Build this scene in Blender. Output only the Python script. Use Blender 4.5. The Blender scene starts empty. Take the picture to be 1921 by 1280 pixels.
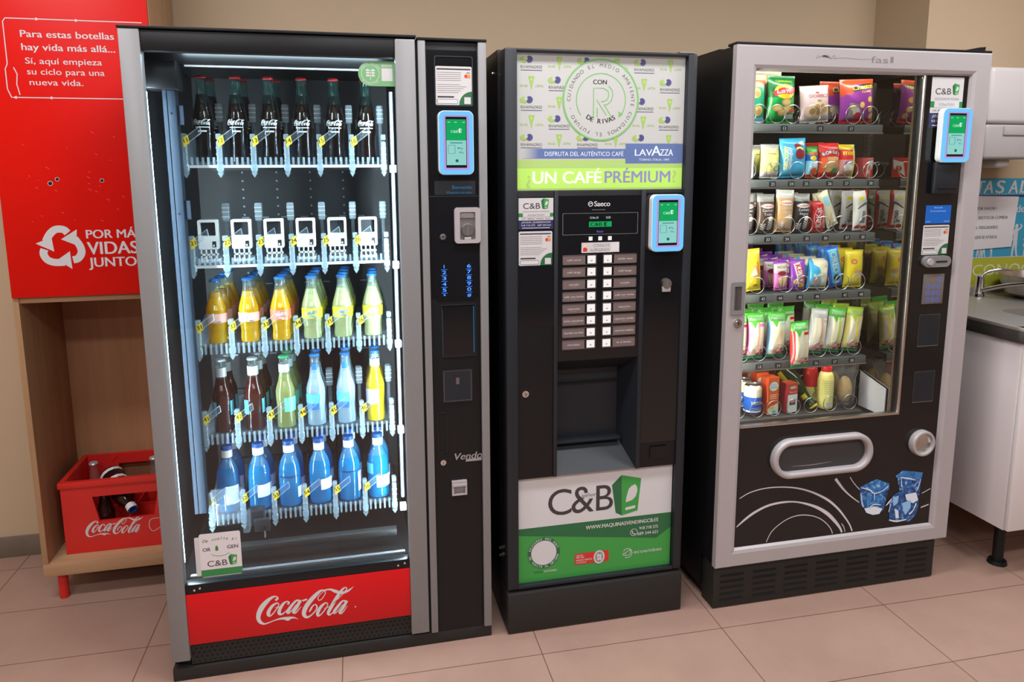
import bpy, bmesh, math, random
from mathutils import Vector, Matrix
from mathutils.geometry import tessellate_polygon

random.seed(7)
PI = math.pi
SC = bpy.context.scene
COL = SC.collection

# ------------------------------------------------------------------ camera, world, light, exposure
cam_d = bpy.data.cameras.new('camera')
cam = bpy.data.objects.new('camera', cam_d)
COL.objects.link(cam)
SC.camera = cam
_yaw, _pit, _rol, _fpx, _ppy = 0.2254, -0.1602, -0.0049, 1376.4, -97.41
_fw = Vector((math.sin(_yaw)*math.cos(_pit), math.cos(_yaw)*math.cos(_pit), math.sin(_pit)))
_r = Vector((math.cos(_yaw), -math.sin(_yaw), 0))
_u = _r.cross(_fw)
_R = _r*math.cos(_rol) + _u*math.sin(_rol)
_U = _u*math.cos(_rol) - _r*math.sin(_rol)
cam.matrix_world = Matrix(((_R.x, _U.x, -_fw.x, 0.5339), (_R.y, _U.y, -_fw.y, -2.0988),
                           (_R.z, _U.z, -_fw.z, 1.4691), (0, 0, 0, 1)))
cam_d.sensor_width = 36.0
cam_d.lens = _fpx/1921*36.0
cam_d.shift_y = _ppy/1921
cam_d.clip_start = 0.05

w = bpy.data.worlds.new('world')
SC.world = w
w.use_nodes = True
w.node_tree.nodes['Background'].inputs[0].default_value = (1.0, 0.95, 0.9, 1)
w.node_tree.nodes['Background'].inputs[1].default_value = 0.05

SC.view_settings.view_transform = 'Standard'
SC.view_settings.look = 'None'
SC.view_settings.gamma = 1
SC.view_settings.exposure = 0.0
SC.cycles.max_bounces = 9
SC.cycles.transparent_max_bounces = 40
SC.cycles.caustics_reflective = False
SC.cycles.caustics_refractive = False
SC.cycles.sample_clamp_indirect = 4.0

CEIL = 2.75
ROOM_LIGHT = {-0.6: 26.5, -2.3: 25.0, -4.2: 16.0}          # watts of the ceiling panels in each row
CEIL_PANELS = [(x, y) for x in (-0.7, 1.1, 2.9) for y in ROOM_LIGHT]
for (x, y) in CEIL_PANELS:
    ld = bpy.data.lights.new('ceiling_panel_light', 'AREA')
    ld.shape = 'RECTANGLE'; ld.size = 1.1; ld.size_y = 0.28
    ld.energy = ROOM_LIGHT[y]*(1.12 if x < 0 else 1.0)
    ld.color = (0.94, 0.96, 1.0)
    lo = bpy.data.objects.new('ceiling_panel_light', ld)
    lo.location = (x, y, CEIL-0.035)
    COL.objects.link(lo)

# ------------------------------------------------------------------ materials
MATS = {}
def nt(name):
    m = bpy.data.materials.new(name); m.use_nodes = True
    t = m.node_tree; t.nodes.clear()
    o = t.nodes.new('ShaderNodeOutputMaterial')
    return m, t, o

def pm(name, col, rough=0.5, metal=0.0, noise=0.0, nscale=8.0, bump=0.0, bscale=200.0, spec=0.5, emit=None, estr=0.0, coat=0.0, trans=0.0):
    """plain painted surface with a little procedural unevenness"""
    if name in MATS: return MATS[name]
    m, t, o = nt(name)
    b = t.nodes.new('ShaderNodeBsdfPrincipled')
    t.links.new(b.outputs[0], o.inputs[0])
    c4 = (col[0], col[1], col[2], 1)
    b.inputs['Base Color'].default_value = c4
    b.inputs['Roughness'].default_value = rough
    b.inputs['Metallic'].default_value = metal
    b.inputs['Specular IOR Level'].default_value = spec
    b.inputs['Coat Weight'].default_value = coat
    b.inputs['Transmission Weight'].default_value = trans
    if emit:
        b.inputs['Emission Color'].default_value = (emit[0], emit[1], emit[2], 1)
        b.inputs['Emission Strength'].default_value = estr
    if noise or bump:
        tc = t.nodes.new('ShaderNodeTexCoord')
    if noise:
        n = t.nodes.new('ShaderNodeTexNoise'); n.inputs['Scale'].default_value = nscale; n.inputs['Detail'].default_value = 6
        t.links.new(tc.outputs['Object'], n.inputs['Vector'])
        mx = t.nodes.new('ShaderNodeMix'); mx.data_type = 'RGBA'
        k = 1-noise; q = 1+noise
        mx.inputs[6].default_value = (col[0]*k, col[1]*k, col[2]*k, 1)
        mx.inputs[7].default_value = (min(1, col[0]*q), min(1, col[1]*q), min(1, col[2]*q), 1)
        t.links.new(n.outputs['Fac'], mx.inputs[0]); t.links.new(mx.outputs[2], b.inputs['Base Color'])
    if bump:
        n2 = t.nodes.new('ShaderNodeTexNoise'); n2.inputs['Scale'].default_value = bscale
        t.links.new(tc.outputs['Object'], n2.inputs['Vector'])
        bp = t.nodes.new('ShaderNodeBump'); bp.inputs['Strength'].default_value = bump; bp.inputs['Distance'].default_value = 0.002
        t.links.new(n2.outputs['Fac'], bp.inputs['Height']); t.links.new(bp.outputs[0], b.inputs['Normal'])
    MATS[name] = m
    return m

def glow(name, col, s):
    if name in MATS: return MATS[name]
    m, t, o = nt(name)
    e = t.nodes.new('ShaderNodeEmission'); e.inputs[0].default_value = (col[0], col[1], col[2], 1); e.inputs[1].default_value = s
    t.links.new(e.outputs[0], o.inputs[0]); MATS[name] = m
    return m

def clear(name, tint=(1, 1, 1), body=0.0, bodycol=(.8, .9, .95), refl=0.3, rough=0.03):
    """thin clear sheet: what it lets through, what it mirrors at a slant, and a share of milky body"""
    if name in MATS: return MATS[name]
    m, t, o = nt(name)
    tr = t.nodes.new('ShaderNodeBsdfTransparent'); tr.inputs[0].default_value = (tint[0], tint[1], tint[2], 1)
    gl = t.nodes.new('ShaderNodeBsdfGlossy'); gl.inputs['Roughness'].default_value = rough
    lw = t.nodes.new('ShaderNodeLayerWeight'); lw.inputs[0].default_value = 0.5
    pw = t.nodes.new('ShaderNodeMath'); pw.operation = 'POWER'; pw.inputs[1].default_value = 4.0
    fr = t.nodes.new('ShaderNodeMath'); fr.operation = 'MULTIPLY_ADD'; fr.inputs[1].default_value = min(.9, refl*2.5); fr.inputs[2].default_value = .04
    t.links.new(lw.outputs['Facing'], pw.inputs[0]); t.links.new(pw.outputs[0], fr.inputs[0])
    mx = t.nodes.new('ShaderNodeMixShader')
    src = tr
    if body:
        df = t.nodes.new('ShaderNodeBsdfDiffuse'); df.inputs[0].default_value = (bodycol[0], bodycol[1], bodycol[2], 1)
        tl = t.nodes.new('ShaderNodeBsdfTranslucent'); tl.inputs[0].default_value = (bodycol[0], bodycol[1], bodycol[2], 1)
        m1 = t.nodes.new('ShaderNodeMixShader'); m1.inputs[0].default_value = 0.45
        t.links.new(df.outputs[0], m1.inputs[1]); t.links.new(tl.outputs[0], m1.inputs[2])
        m2 = t.nodes.new('ShaderNodeMixShader'); m2.inputs[0].default_value = body
        t.links.new(tr.outputs[0], m2.inputs[1]); t.links.new(m1.outputs[0], m2.inputs[2])
        src = m2
    t.links.new(fr.outputs[0], mx.inputs[0])
    t.links.new(src.outputs[0], mx.inputs[1]); t.links.new(gl.outputs[0], mx.inputs[2])
    t.links.new(mx.outputs[0], o.inputs[0]); MATS[name] = m
    return m

def wood(name, c1, c2, rough=0.5, axis=2):
    m, t, o = nt(name)
    b = t.nodes.new('ShaderNodeBsdfPrincipled'); b.inputs['Roughness'].default_value = rough
    tc = t.nodes.new('ShaderNodeTexCoord'); mp = t.nodes.new('ShaderNodeMapping')
    s = [9, 9, 9]; s[axis] = 0.7
    mp.inputs['Scale'].default_value = s
    n = t.nodes.new('ShaderNodeTexNoise'); n.inputs['Scale'].default_value = 3.5; n.inputs['Detail'].default_value = 8; n.inputs['Roughness'].default_value = 0.65
    cr = t.nodes.new('ShaderNodeValToRGB')
    cr.color_ramp.elements[0].position = 0.3; cr.color_ramp.elements[0].color = (*c1, 1)
    cr.color_ramp.elements[1].position = 0.7; cr.color_ramp.elements[1].color = (*c2, 1)
    t.links.new(tc.outputs['Object'], mp.inputs[0]); t.links.new(mp.outputs[0], n.inputs['Vector'])
    t.links.new(n.outputs['Fac'], cr.inputs[0]); t.links.new(cr.outputs[0], b.inputs['Base Color'])
    t.links.new(b.outputs[0], o.inputs[0])
    return m

def tiles(name):
    """60 x 30 cm stoneware tiles with thin grout lines"""
    m, t, o = nt(name)
    b = t.nodes.new('ShaderNodeBsdfPrincipled')
    tc = t.nodes.new('ShaderNodeTexCoord'); mp = t.nodes.new('ShaderNodeMapping')
    mp.inputs['Location'].default_value = (-1.0792, 0.1054+0.9, 0)
    mp.inputs['Rotation'].default_value = (0, 0, 0.0155)
    br = t.nodes.new('ShaderNodeTexBrick'); br.offset = 0.0
    br.inputs['Scale'].default_value = 1.0; br.inputs['Brick Width'].default_value = 0.6; br.inputs['Row Height'].default_value = 0.3
    br.inputs['Mortar Size'].default_value = 0.0018; br.inputs['Mortar Smooth'].default_value = 0.2
    br.inputs['Color1'].default_value = (0.375, 0.237, 0.185, 1); br.inputs['Color2'].default_value = (0.39, 0.247, 0.192, 1)
    br.inputs['Mortar'].default_value = (0.15, 0.085, 0.055, 1)
    n = t.nodes.new('ShaderNodeTexNoise'); n.inputs['Scale'].default_value = 4; n.inputs['Detail'].default_value = 9; n.inputs['Roughness'].default_value = 0.7
    mx = t.nodes.new('ShaderNodeMix'); mx.data_type = 'RGBA'; mx.blend_type = 'MULTIPLY'; mx.inputs[0].default_value = 0.55
    cr = t.nodes.new('ShaderNodeValToRGB')
    cr.color_ramp.elements[0].position = 0.3; cr.color_ramp.elements[0].color = (0.72, 0.7, 0.7, 1)
    cr.color_ramp.elements[1].position = 0.7; cr.color_ramp.elements[1].color = (1, 1, 1, 1)
    t.links.new(tc.outputs['Object'], mp.inputs[0]); t.links.new(mp.outputs[0], br.inputs['Vector'])
    t.links.new(tc.outputs['Object'], n.inputs['Vector']); t.links.new(n.outputs['Fac'], cr.inputs[0])
    t.links.new(br.outputs['Color'], mx.inputs[6]); t.links.new(cr.outputs[0], mx.inputs[7])
    t.links.new(mx.outputs[2], b.inputs['Base Color'])
    b.inputs['Roughness'].default_value = 0.42
    bp = t.nodes.new('ShaderNodeBump'); bp.inputs['Strength'].default_value = 0.25; bp.inputs['Distance'].default_value = 0.002; bp.invert = True
    t.links.new(br.outputs['Fac'], bp.inputs['Height']); t.links.new(bp.outputs[0], b.inputs['Normal'])
    t.links.new(b.outputs[0], o.inputs[0])
    return m

M = {}
def P(key, *a, **k):
    M[key] = pm(key, *a, **k); return M[key]
P('wall_paint', (0.52, 0.39, 0.258), 0.85, noise=0.03, nscale=3, bump=0.15, bscale=120)
P('far_wall_paint', (0.10, 0.10, 0.115), 0.8)
P('ceiling_paint', (0.75, 0.68, 0.6), 0.9, noise=0.02)
P('skirting', (0.16, 0.125, 0.095), 0.6, noise=0.15, nscale=12)
M['floor_tile'] = tiles('floor_tile')
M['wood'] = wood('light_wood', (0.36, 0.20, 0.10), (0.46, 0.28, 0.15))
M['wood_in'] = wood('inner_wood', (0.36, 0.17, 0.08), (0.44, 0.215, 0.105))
M['wood_flat'] = wood('shelf_wood', (0.38, 0.21, 0.11), (0.48, 0.29, 0.16), axis=0)
P('red_board', (0.64, 0.004, 0.001), 0.4, spec=.2, noise=0.06, nscale=6, bump=0.03, bscale=30)
P('red_plastic', (0.62, 0.02, 0.015), 0.35, noise=0.08, nscale=10)
P('red_print', (0.57, 0.006, 0.009), 0.35, spec=.3)
P('white_print', (0.60, 0.585, 0.59), 0.45)
P('offwhite', (0.56, 0.54, 0.54), 0.5)
P('silver', (0.242, 0.238, 0.240), 0.42, metal=0.25, noise=0.03, nscale=40)
P('silver_pale', (0.42, 0.385, 0.39), 0.40, metal=0.15, noise=0.03, nscale=30)
P('silver_dark', (0.30, 0.28, 0.28), 0.35, metal=0.6)
P('chrome', (0.80, 0.78, 0.75), 0.12, metal=1.0)
P('steel', (0.62, 0.60, 0.57), 0.28, metal=1.0, noise=0.05, nscale=30)
P('alu', (0.22, 0.24, 0.28), 0.4, metal=0.5)
P('black', (0.007, 0.007, 0.008), 0.4, spec=.3, noise=0.2, nscale=20)
P('black_gloss', (0.007, 0.007, 0.008), 0.1)
P('black_matt', (0.012, 0.011, 0.010), 0.6, noise=0.15, nscale=30, bump=0.1, bscale=400)
P('charcoal', (0.0075, 0.0105, 0.0155), 0.5, noise=0.1, nscale=20)
P('inner_dark', (0.045, 0.043, 0.045), 0.6, noise=0.1)
P('inner_brown', (0.085, 0.068, 0.058), 0.5, noise=0.1)
P('hole', (0.002, 0.002, 0.002), 0.9)
P('green', (0.045, 0.30, 0.055), 0.4)
P('green_dark', (0.02, 0.125, 0.045), 0.4)
P('green_mid', (0.03, 0.21, 0.055), 0.4)
P('dark_text', (0.045, 0.035, 0.038), 0.5)
P('grey_text', (0.28, 0.26, 0.25), 0.5)
P('yellow_tag', (0.80, 0.62, 0.04), 0.45)
P('black_ink', (0.01, 0.01, 0.01), 0.5)
P('navy', (0.02, 0.02, 0.09), 0.4)
P('blue_print', (0.05, 0.16, 0.45), 0.4)
def ice(name, c0, c1, c2):
    m, t, o = nt(name)
    b = t.nodes.new('ShaderNodeBsdfPrincipled'); b.inputs['Roughness'].default_value = .3
    tc = t.nodes.new('ShaderNodeTexCoord'); n = t.nodes.new('ShaderNodeTexNoise'); n.inputs['Scale'].default_value = 38; n.inputs['Detail'].default_value = 5; n.inputs['Distortion'].default_value = 1.6
    cr = t.nodes.new('ShaderNodeValToRGB')
    for i, (p_, c) in enumerate(((.36, c0), (.56, c1), (.70, c2))):
        e = cr.color_ramp.elements[i] if i < 2 else cr.color_ramp.elements.new(p_)
        e.position = p_; e.color = (*c, 1)
    t.links.new(tc.outputs['Object'], n.inputs['Vector']); t.links.new(n.outputs['Fac'], cr.inputs[0]); t.links.new(cr.outputs[0], b.inputs['Base Color']); t.links.new(b.outputs[0], o.inputs[0])
    M[name] = m
ice('ice_dark', (.008, .03, .12), (.015, .11, .34), (.30, .52, .80)); ice('ice_mid', (.015, .10, .33), (.04, .24, .56), (.45, .65, .88))
P('ice_light', (0.28, 0.52, 0.80), 0.3)
P('ice_white', (0.70, 0.78, 0.88), 0.3)
P('cup_brown', (0.12, 0.085, 0.08), 0.45)
P('white_plastic', (0.82, 0.84, 0.85), 0.4)
P('cabinet_white', (0.71, 0.65, 0.65), 0.4, noise=0.02)
P('paper', (0.66, 0.61, 0.62), 0.7)
P('poster_blue', (0.03, 0.28, 0.43), 0.5)
P('poster_green', (0.40, 0.40, 0.03), 0.5)
P('poster_pale', (0.12, 0.42, 0.55), 0.5)
M['pane'] = clear('door_glass', tint=(0.93, 0.97, 0.97), refl=0.08, rough=0.0)
M['clear_plastic'] = clear('clear_plastic', tint=(0.9, 0.96, 1), body=0.30, bodycol=(0.75, 0.90, 0.98), refl=0.25, rough=0.08)
M['flap_plastic'] = clear('flap_plastic', tint=(0.92, 0.96, 1), body=0.10, bodycol=(0.75, 0.88, 0.98), refl=0.2, rough=0.05)
M['bottle_glass'] = clear('bottle_glass', tint=(0.96, 0.99, 0.985), refl=0.30, rough=0.02)
M['neck_glass'] = clear('neck_glass', tint=(0.90, 0.97, 0.95), body=.10, bodycol=(.75, .88, .88), refl=0.40, rough=0.02)
M['green_glass'] = clear('green_glass', tint=(0.66, 0.86, 0.82), body=0.05, bodycol=(0.15, 0.45, 0.42), refl=0.38, rough=0.02)
M['film'] = clear('clear_film', tint=(0.9, 0.9, 0.88), body=0.12, bodycol=(0.8, 0.8, 0.78), refl=0.35, rough=0.12)
M['tube_glow'] = glow('cold_tube_glow', (0.74, 0.90, 1.0), 235)
M['warm_glow'] = glow('shop_tube_glow', (1.0, 0.97, 0.86), 110)
M['warm_weak'] = glow('shop_top_glow', (1.0, 0.97, 0.86), 40)
M['ceiling_glow'] = glow('ceiling_diffuser', (1.0, 0.9, 0.8), 1.6)
M['mirror'] = pm('wall_mirror', (0.50, 0.47, 0.42), 0.03, metal=1.0)
def liquid(name, col, clearness, refl=0.25):
    M[name] = clear(name, tint=tuple(0.25+0.75*c for c in col), body=1-clearness, bodycol=col, refl=refl, rough=0.04)
liquid('cola', (0.012, 0.004, 0.003), 0.05, 0.3)
liquid('orange_soda', (1.0, 0.58, 0.012), 0.04, .12)
liquid('lemon_soda', (0.80, 0.80, 0.42), 0.22, .12)
liquid('yellow_juice', (1.0, 0.72, 0.03), 0.05, .12)
liquid('red_tea', (0.10, 0.015, 0.012), 0.15)
liquid('green_tea', (0.60, 0.62, 0.24), 0.35, .12)
liquid('cloudy_water', (0.66, 0.80, 0.90), 0.30, .12)
liquid('blue_water', (0.008, 0.40, 0.82), 0.40, .12)
liquid('brown_glass', (0.06, 0.015, 0.012), 0.25, 0.35)
liquid('beer_green', (0.015, 0.06, 0.012), 0.1, 0.35)

M['rail_blue'] = P('rail_blue', (0.012, 0.019, 0.030), 0.6, spec=.1)
P('vend_dark', (0.010, 0.010, 0.011), 0.55, noise=.1)
M['tube_weak'] = glow('top_tube_glow', (0.74, 0.90, 1.0), 60)
M['cup_clear'] = clear('cup_clear', tint=(0.94, .97, 1), body=0.07, bodycol=(0.8, 0.9, 0.98), refl=0.2, rough=0.05)

# ------------------------------------------------------------------ mesh gathering
EPS = 0.00035
_TXT = {}
def text_mesh(s, bold=0.0):
    k = (s, bold)
    if k in _TXT: return _TXT[k]
    cu = bpy.data.curves.new('t', 'FONT'); cu.body = s; cu.size = 1; cu.resolution_u = 5 if len(s) <= 8 else 3; cu.offset = bold
    o = bpy.data.objects.new('t', cu)
    me = o.to_mesh()
    v = [(p.co.x, p.co.y) for p in me.vertices]; f = [tuple(p.vertices) for p in me.polygons]
    if f:
        a, b_, c = v[f[0][0]], v[f[0][1]], v[f[0][2]]
        if (b_[0]-a[0])*(c[1]-a[1])-(b_[1]-a[1])*(c[0]-a[0]) < 0: f = [tuple(reversed(q)) for q in f]
    o.to_mesh_clear(); bpy.data.objects.remove(o); bpy.data.curves.remove(cu)
    if not v: v = [(0, 0)]
    _TXT[k] = (v, f)
    return _TXT[k]
CAP = max(p[1] for p in text_mesh('H')[0])

def catmull(pts, n=6):
    if len(pts) < 3: return [tuple(p) for p in pts]
    out = []
    for i in range(len(pts)-1):
        p0 = pts[max(i-1, 0)]; p1 = pts[i]; p2 = pts[i+1]; p3 = pts[min(i+2, len(pts)-1)]
        for k in range(n):
            t = k/n
            out.append(tuple(0.5*((2*b)+(-a+c)*t+(2*a-5*b+4*c-d)*t*t+(-a+3*b-3*c+d)*t**3) for a, b, c, d in zip(p0, p1, p2, p3)))
    out.append(tuple(pts[-1]))
    return out

class G:
    def __init__(s, y0=0.0):
        s.v = []; s.f = []; s.mi = []; s.sm = []; s.mats = []; s.y0 = y0; s.T = None
    def m(s, mat):
        if isinstance(mat, str): mat = M[mat]
        if mat not in s.mats: s.mats.append(mat)
        return s.mats.index(mat)
    def raw(s, vs, fs, mat, smooth=False):
        b = len(s.v); s.v += [tuple(p) for p in vs]
        i = s.m(mat)
        for f in fs:
            s.f.append(tuple(b+k for k in f)); s.mi.append(i); s.sm.append(smooth)
        return s
    def p(s, x, z, l=1):
        if s.T: return s.T(x, z, l)
        return (x, s.y0-l*EPS, z)
    # ---- flat prints, seen from -y
    def flat(s, pts, fs, mat, l):
        """flat outline faces; on a curved carrier they are cut small enough to follow it"""
        if not s.T: return s.raw([s.p(x, z, l) for x, z in pts], fs, mat)
        st = [tuple(pts[k] for k in (f[0], f[i], f[i+1])) for f in fs for i in range(1, len(f)-1)]
        out = []; lim = .0065
        while st:
            t = st.pop(); e = [math.dist(t[i], t[(i+1) % 3]) for i in range(3)]; k = e.index(max(e))
            if e[k] <= lim: out.append(t); continue
            a, b, c = t[k], t[(k+1) % 3], t[(k+2) % 3]; q = ((a[0]+b[0])/2, (a[1]+b[1])/2)
            st += [(a, q, c), (q, b, c)]
        vs = []; idx = {}; ff = []
        for t in out:
            f = []
            for q in t:
                k = (round(q[0], 6), round(q[1], 6))
                if k not in idx: idx[k] = len(vs); vs.append(s.p(q[0], q[1], l))
                f.append(idx[k])
            ff.append(tuple(f))
        return s.raw(vs, ff, mat, True)
    def rect(s, x0, z0, x1, z1, mat, l=1, n=1, k=1):
        if s.T and n < 5: return s.flat([(x0, z0), (x1, z0), (x1, z1), (x0, z1)], [(0, 1, 2, 3)], mat, l)
        vs = []; fs = []
        for j in range(k+1):
            for i in range(n+1): vs.append(s.p(x0+(x1-x0)*i/n, z0+(z1-z0)*j/k, l))
        for j in range(k):
            for i in range(n):
                a = j*(n+1)+i; fs.append((a, a+1, a+n+2, a+n+1))
        return s.raw(vs, fs, mat, bool(s.T))
    def poly(s, pts, mat, l=1):
        tri = tessellate_polygon([[Vector((x, z, 0)) for x, z in pts]])
        fs = []
        for a, b, c in tri:
            A, B, C = pts[a], pts[b], pts[c]
            cr = (B[0]-A[0])*(C[1]-A[1])-(B[1]-A[1])*(C[0]-A[0])
            fs.append((a, b, c) if cr > 0 else (a, c, b))
        return s.flat(pts, fs, mat, l)
    def rrect(s, x0, z0, x1, z1, r, mat, l=1, n=5):
        return s.poly(rr(x0, z0, x1, z1, r, n), mat, l)
    def disc(s, cx, cz, r, mat, l=1, n=28, rz=None, a0=0, a1=2*PI):
        rz = rz or r
        if a1-a0 > 6.28: pts = [(cx+r*math.cos(2*PI*i/n), cz+rz*math.sin(2*PI*i/n)) for i in range(n)]
        else: pts = [(cx, cz)]+[(cx+r*math.cos(a0+(a1-a0)*i/n), cz+rz*math.sin(a0+(a1-a0)*i/n)) for i in range(n+1)]
        return s.poly(pts, mat, l)
    def ring(s, cx, cz, r, wd, mat, l=1, n=40, a0=0.0, a1=2*PI, rz=None):
        rz = rz or r
        pts = [(cx+r*math.cos(a0+(a1-a0)*i/n), cz+rz*math.sin(a0+(a1-a0)*i/n), wd) for i in range(n+1)]
        return s.stroke(pts, mat, l, sm=0)
    def stroke(s, pts, mat, l=1, sc=1.0, ox=0.0, oz=0.0, sm=5):
        """a line whose width varies along it"""
        if len(pts[0]) == 2: raise ValueError
        q = catmull(pts, sm) if sm else pts
        vs = []; fs = []; n = len(q)
        for i in range(n):
            a = q[max(i-1, 0)]; b = q[min(i+1, n-1)]
            dx, dz = b[0]-a[0], b[1]-a[1]; d = math.hypot(dx, dz) or 1e-9
            h = max(q[i][2], 1e-5)*0.5; nx, nz = -dz/d*h, dx/d*h
            vs.append((ox+(q[i][0]+nx)*sc, oz+(q[i][1]+nz)*sc)); vs.append((ox+(q[i][0]-nx)*sc, oz+(q[i][1]-nz)*sc))
        for i in range(n-1): fs.append((2*i, 2*i+1, 2*i+3, 2*i+2))
        return s.flat(vs, fs, mat, l)
    def text(s, st, x, z, h, mat, l=2, al='l', bold=0.0, wd=None, shear=0.0, rot=0.0):
        if bold > .007:      # heavy letters: the same outlines side by side
            b_ = bold*.75*h/CAP*math.cos(rot), bold*.75*h/CAP*math.sin(rot)
            for i, q in enumerate((-1, 1)): s.text(st, x+q*b_[0], z+q*b_[1], h, mat, l+.03*i, al, 0.0, wd, shear, rot)
            l += .06
        bold = 0.0
        v, f = text_mesh(st, bold)
        x0 = min(p[0] for p in v); x1 = max(p[0] for p in v)
        k = h/CAP; kx = k
        if wd and x1 > x0: kx = wd/(x1-x0)
        off = {'l': -x0*kx, 'c': -(x0+x1)/2*kx, 'r': -x1*kx}[al]
        c, sn = math.cos(rot), math.sin(rot)
        vs = []
        for a, b in v:
            X = a*kx+off+shear*b*k; Z = b*k
            vs.append(s.p(x+X*c-Z*sn, z+X*sn+Z*c, l))
        return s.raw(vs, f, mat)
    def arctext(s, st, cx, cz, r, a0, a1, h, mat, l=2, bold=0.0, flip=False, rz=None):
        """letters set along an arc; flip puts their feet outwards"""
        rz = rz or r; n = len(st)
        for i, ch in enumerate(st):
            if ch == ' ': continue
            a = a0+(a1-a0)*i/max(n-1, 1)
            rot = a+PI/2 if flip else a-PI/2
            s.text(ch, cx+r*math.cos(a), cz+rz*math.sin(a), h, mat, l, 'c', bold, rot=rot)
        return s
    # ---- solids
    def box(s, x0, x1, y0, y1, z0, z1, mat, bev=0.0, seg=2):
        if bev <= 0:
            vs = [(x, y, z) for z in (z0, z1) for y in (y0, y1) for x in (x0, x1)]
            return s.raw(vs, [(0, 2, 3, 1), (4, 5, 7, 6), (0, 1, 5, 4), (2, 6, 7, 3), (0, 4, 6, 2), (1, 3, 7, 5)], mat)
        bm = bmesh.new(); bmesh.ops.create_cube(bm, size=1)
        for q in bm.verts: q.co = ((x0+x1)/2+q.co.x*(x1-x0), (y0+y1)/2+q.co.y*(y1-y0), (z0+z1)/2+q.co.z*(z1-z0))
        bmesh.ops.bevel(bm, geom=bm.edges[:], offset=bev, segments=seg, profile=0.5, affect='EDGES')
        bm.verts.index_update()
        s.raw([q.co[:] for q in bm.verts], [[q.index for q in f.verts] for f in bm.faces], mat, True)
        bm.free(); return s
    def cyl(s, p0, p1, r0, r1=None, mat=None, n=16, caps=True, smooth=True):
        r1 = r0 if r1 is None else r1
        a = Vector(p0); b = Vector(p1); d = (b-a).normalized()
        e = d.orthogonal().normalized(); g = d.cross(e)
        vs = []
        for c, r in ((a, r0), (b, r1)):
            for i in range(n): vs.append(c+(e*math.cos(2*PI*i/n)+g*math.sin(2*PI*i/n))*r)
        s.raw(vs, [(i, (i+1) % n, n+(i+1) % n, n+i) for i in range(n)], mat, smooth)
        if caps:
            s.raw(vs[:n], [tuple(reversed(range(n)))], mat); s.raw(vs[n:], [tuple(range(n))], mat)
        return s
    def lathe(s, prof, mats, n=20, c=(0, 0, 0), smooth=True):
        """prof: (r, z) going up; mats: one material, or one per segment"""
        for j in range(len(prof)-1):
            (r0, z0), (r1, z1) = prof[j], prof[j+1]
            mt = mats if not isinstance(mats, (list, tuple)) else mats[j]
            vs = [(c[0]+r*math.cos(2*PI*i/n), c[1]+r*math.sin(2*PI*i/n), c[2]+z) for r, z in ((r0, z0), (r1, z1)) for i in range(n)]
            s.raw(vs, [(i, (i+1) % n, n+(i+1) % n, n+i) for i in range(n)], mt, smooth)
        return s
    def tube(s, pts, r, mat, n=8, closed=False):
        pts = [Vector(q) for q in pts]; N = len(pts); vs = []
        prev = None
        for i in range(N):
            a = pts[(i-1) % N] if closed or i else pts[0]; b = pts[(i+1) % N] if closed or i < N-1 else pts[-1]
            d = (b-a).normalized()
            e = d.orthogonal().normalized() if prev is None else (prev-d*prev.dot(d)).normalized()
            prev = e; g = d.cross(e)
            for k in range(n): vs.append(pts[i]+(e*math.cos(2*PI*k/n)+g*math.sin(2*PI*k/n))*r)
        fs = []
        for i in range(N if closed else N-1):
            j = (i+1) % N
            for k in range(n): fs.append((i*n+k, i*n+(k+1) % n, j*n+(k+1) % n, j*n+k))
        s.raw(vs, fs, mat, True)
        if not closed:
            s.raw(vs[:n], [tuple(reversed(range(n)))], mat); s.raw(vs[-n:], [tuple(range(n))], mat)
        return s
    def prism(s, pts, a0, a1, mat, ax='y'):
        """polygon in (x,z) [ax y] or (y,z) [ax x], pushed from a0 to a1"""
        f = (lambda q, a: (q[0], a, q[1])) if ax == 'y' else ((lambda q, a: (a, q[0], q[1])) if ax == 'x' else (lambda q, a: (q[0], q[1], a)))
        n = len(pts)
        tri = tessellate_polygon([[Vector((x, z, 0)) for x, z in pts]])
        vs = [f(q, a0) for q in pts]+[f(q, a1) for q in pts]
        fs = [tuple(t) for t in tri]+[tuple(n+k for k in reversed(t)) for t in tri]
        fs += [(i, (i+1) % n, n+(i+1) % n, n+i) for i in range(n)]
        bm = bmesh.new()
        bv = [bm.verts.new(q) for q in vs]
        for q in fs:
            try: bm.faces.new([bv[k] for k in q])
            except ValueError: pass
        bmesh.ops.recalc_face_normals(bm, faces=bm.faces[:])
        bm.verts.index_update()
        s.raw([q.co[:] for q in bm.verts], [[q.index for q in fc.verts] for fc in bm.faces], mat)
        bm.free(); return s
    def frame(s, outer, inner, y0, y1, mat):
        """flat frame: two outlines of the same point count, from y0 (front) to y1"""
        n = len(outer)
        vs = [(x, y0, z) for x, z in outer]+[(x, y0, z) for x, z in inner]+[(x, y1, z) for x, z in outer]+[(x, y1, z) for x, z in inner]
        fs = []
        for i in range(n):
            j = (i+1) % n
            fs += [(i, j, n+j, n+i), (n+i, n+j, 3*n+j, 3*n+i), (j, i, 2*n+i, 2*n+j), (2*n+j, 2*n+i, 3*n+i, 3*n+j)]
        return s.raw(vs, fs, mat)
    def build(s, name, parent=None, loc=None, rot=None):
        me = bpy.data.meshes.new(name)
        me.from_pydata(s.v, [], s.f)
        for mt in s.mats: me.materials.append(mt)
        me.polygons.foreach_set('material_index', s.mi)
        me.polygons.foreach_set('use_smooth', s.sm)
        if any(s.sm): me.set_sharp_from_angle(angle=math.radians(42))
        me.update()
        o = bpy.data.objects.new(name, me); COL.objects.link(o)
        if parent: o.parent = parent
        if loc: o.location = loc
        if rot: o.rotation_euler = rot
        return o

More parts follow.
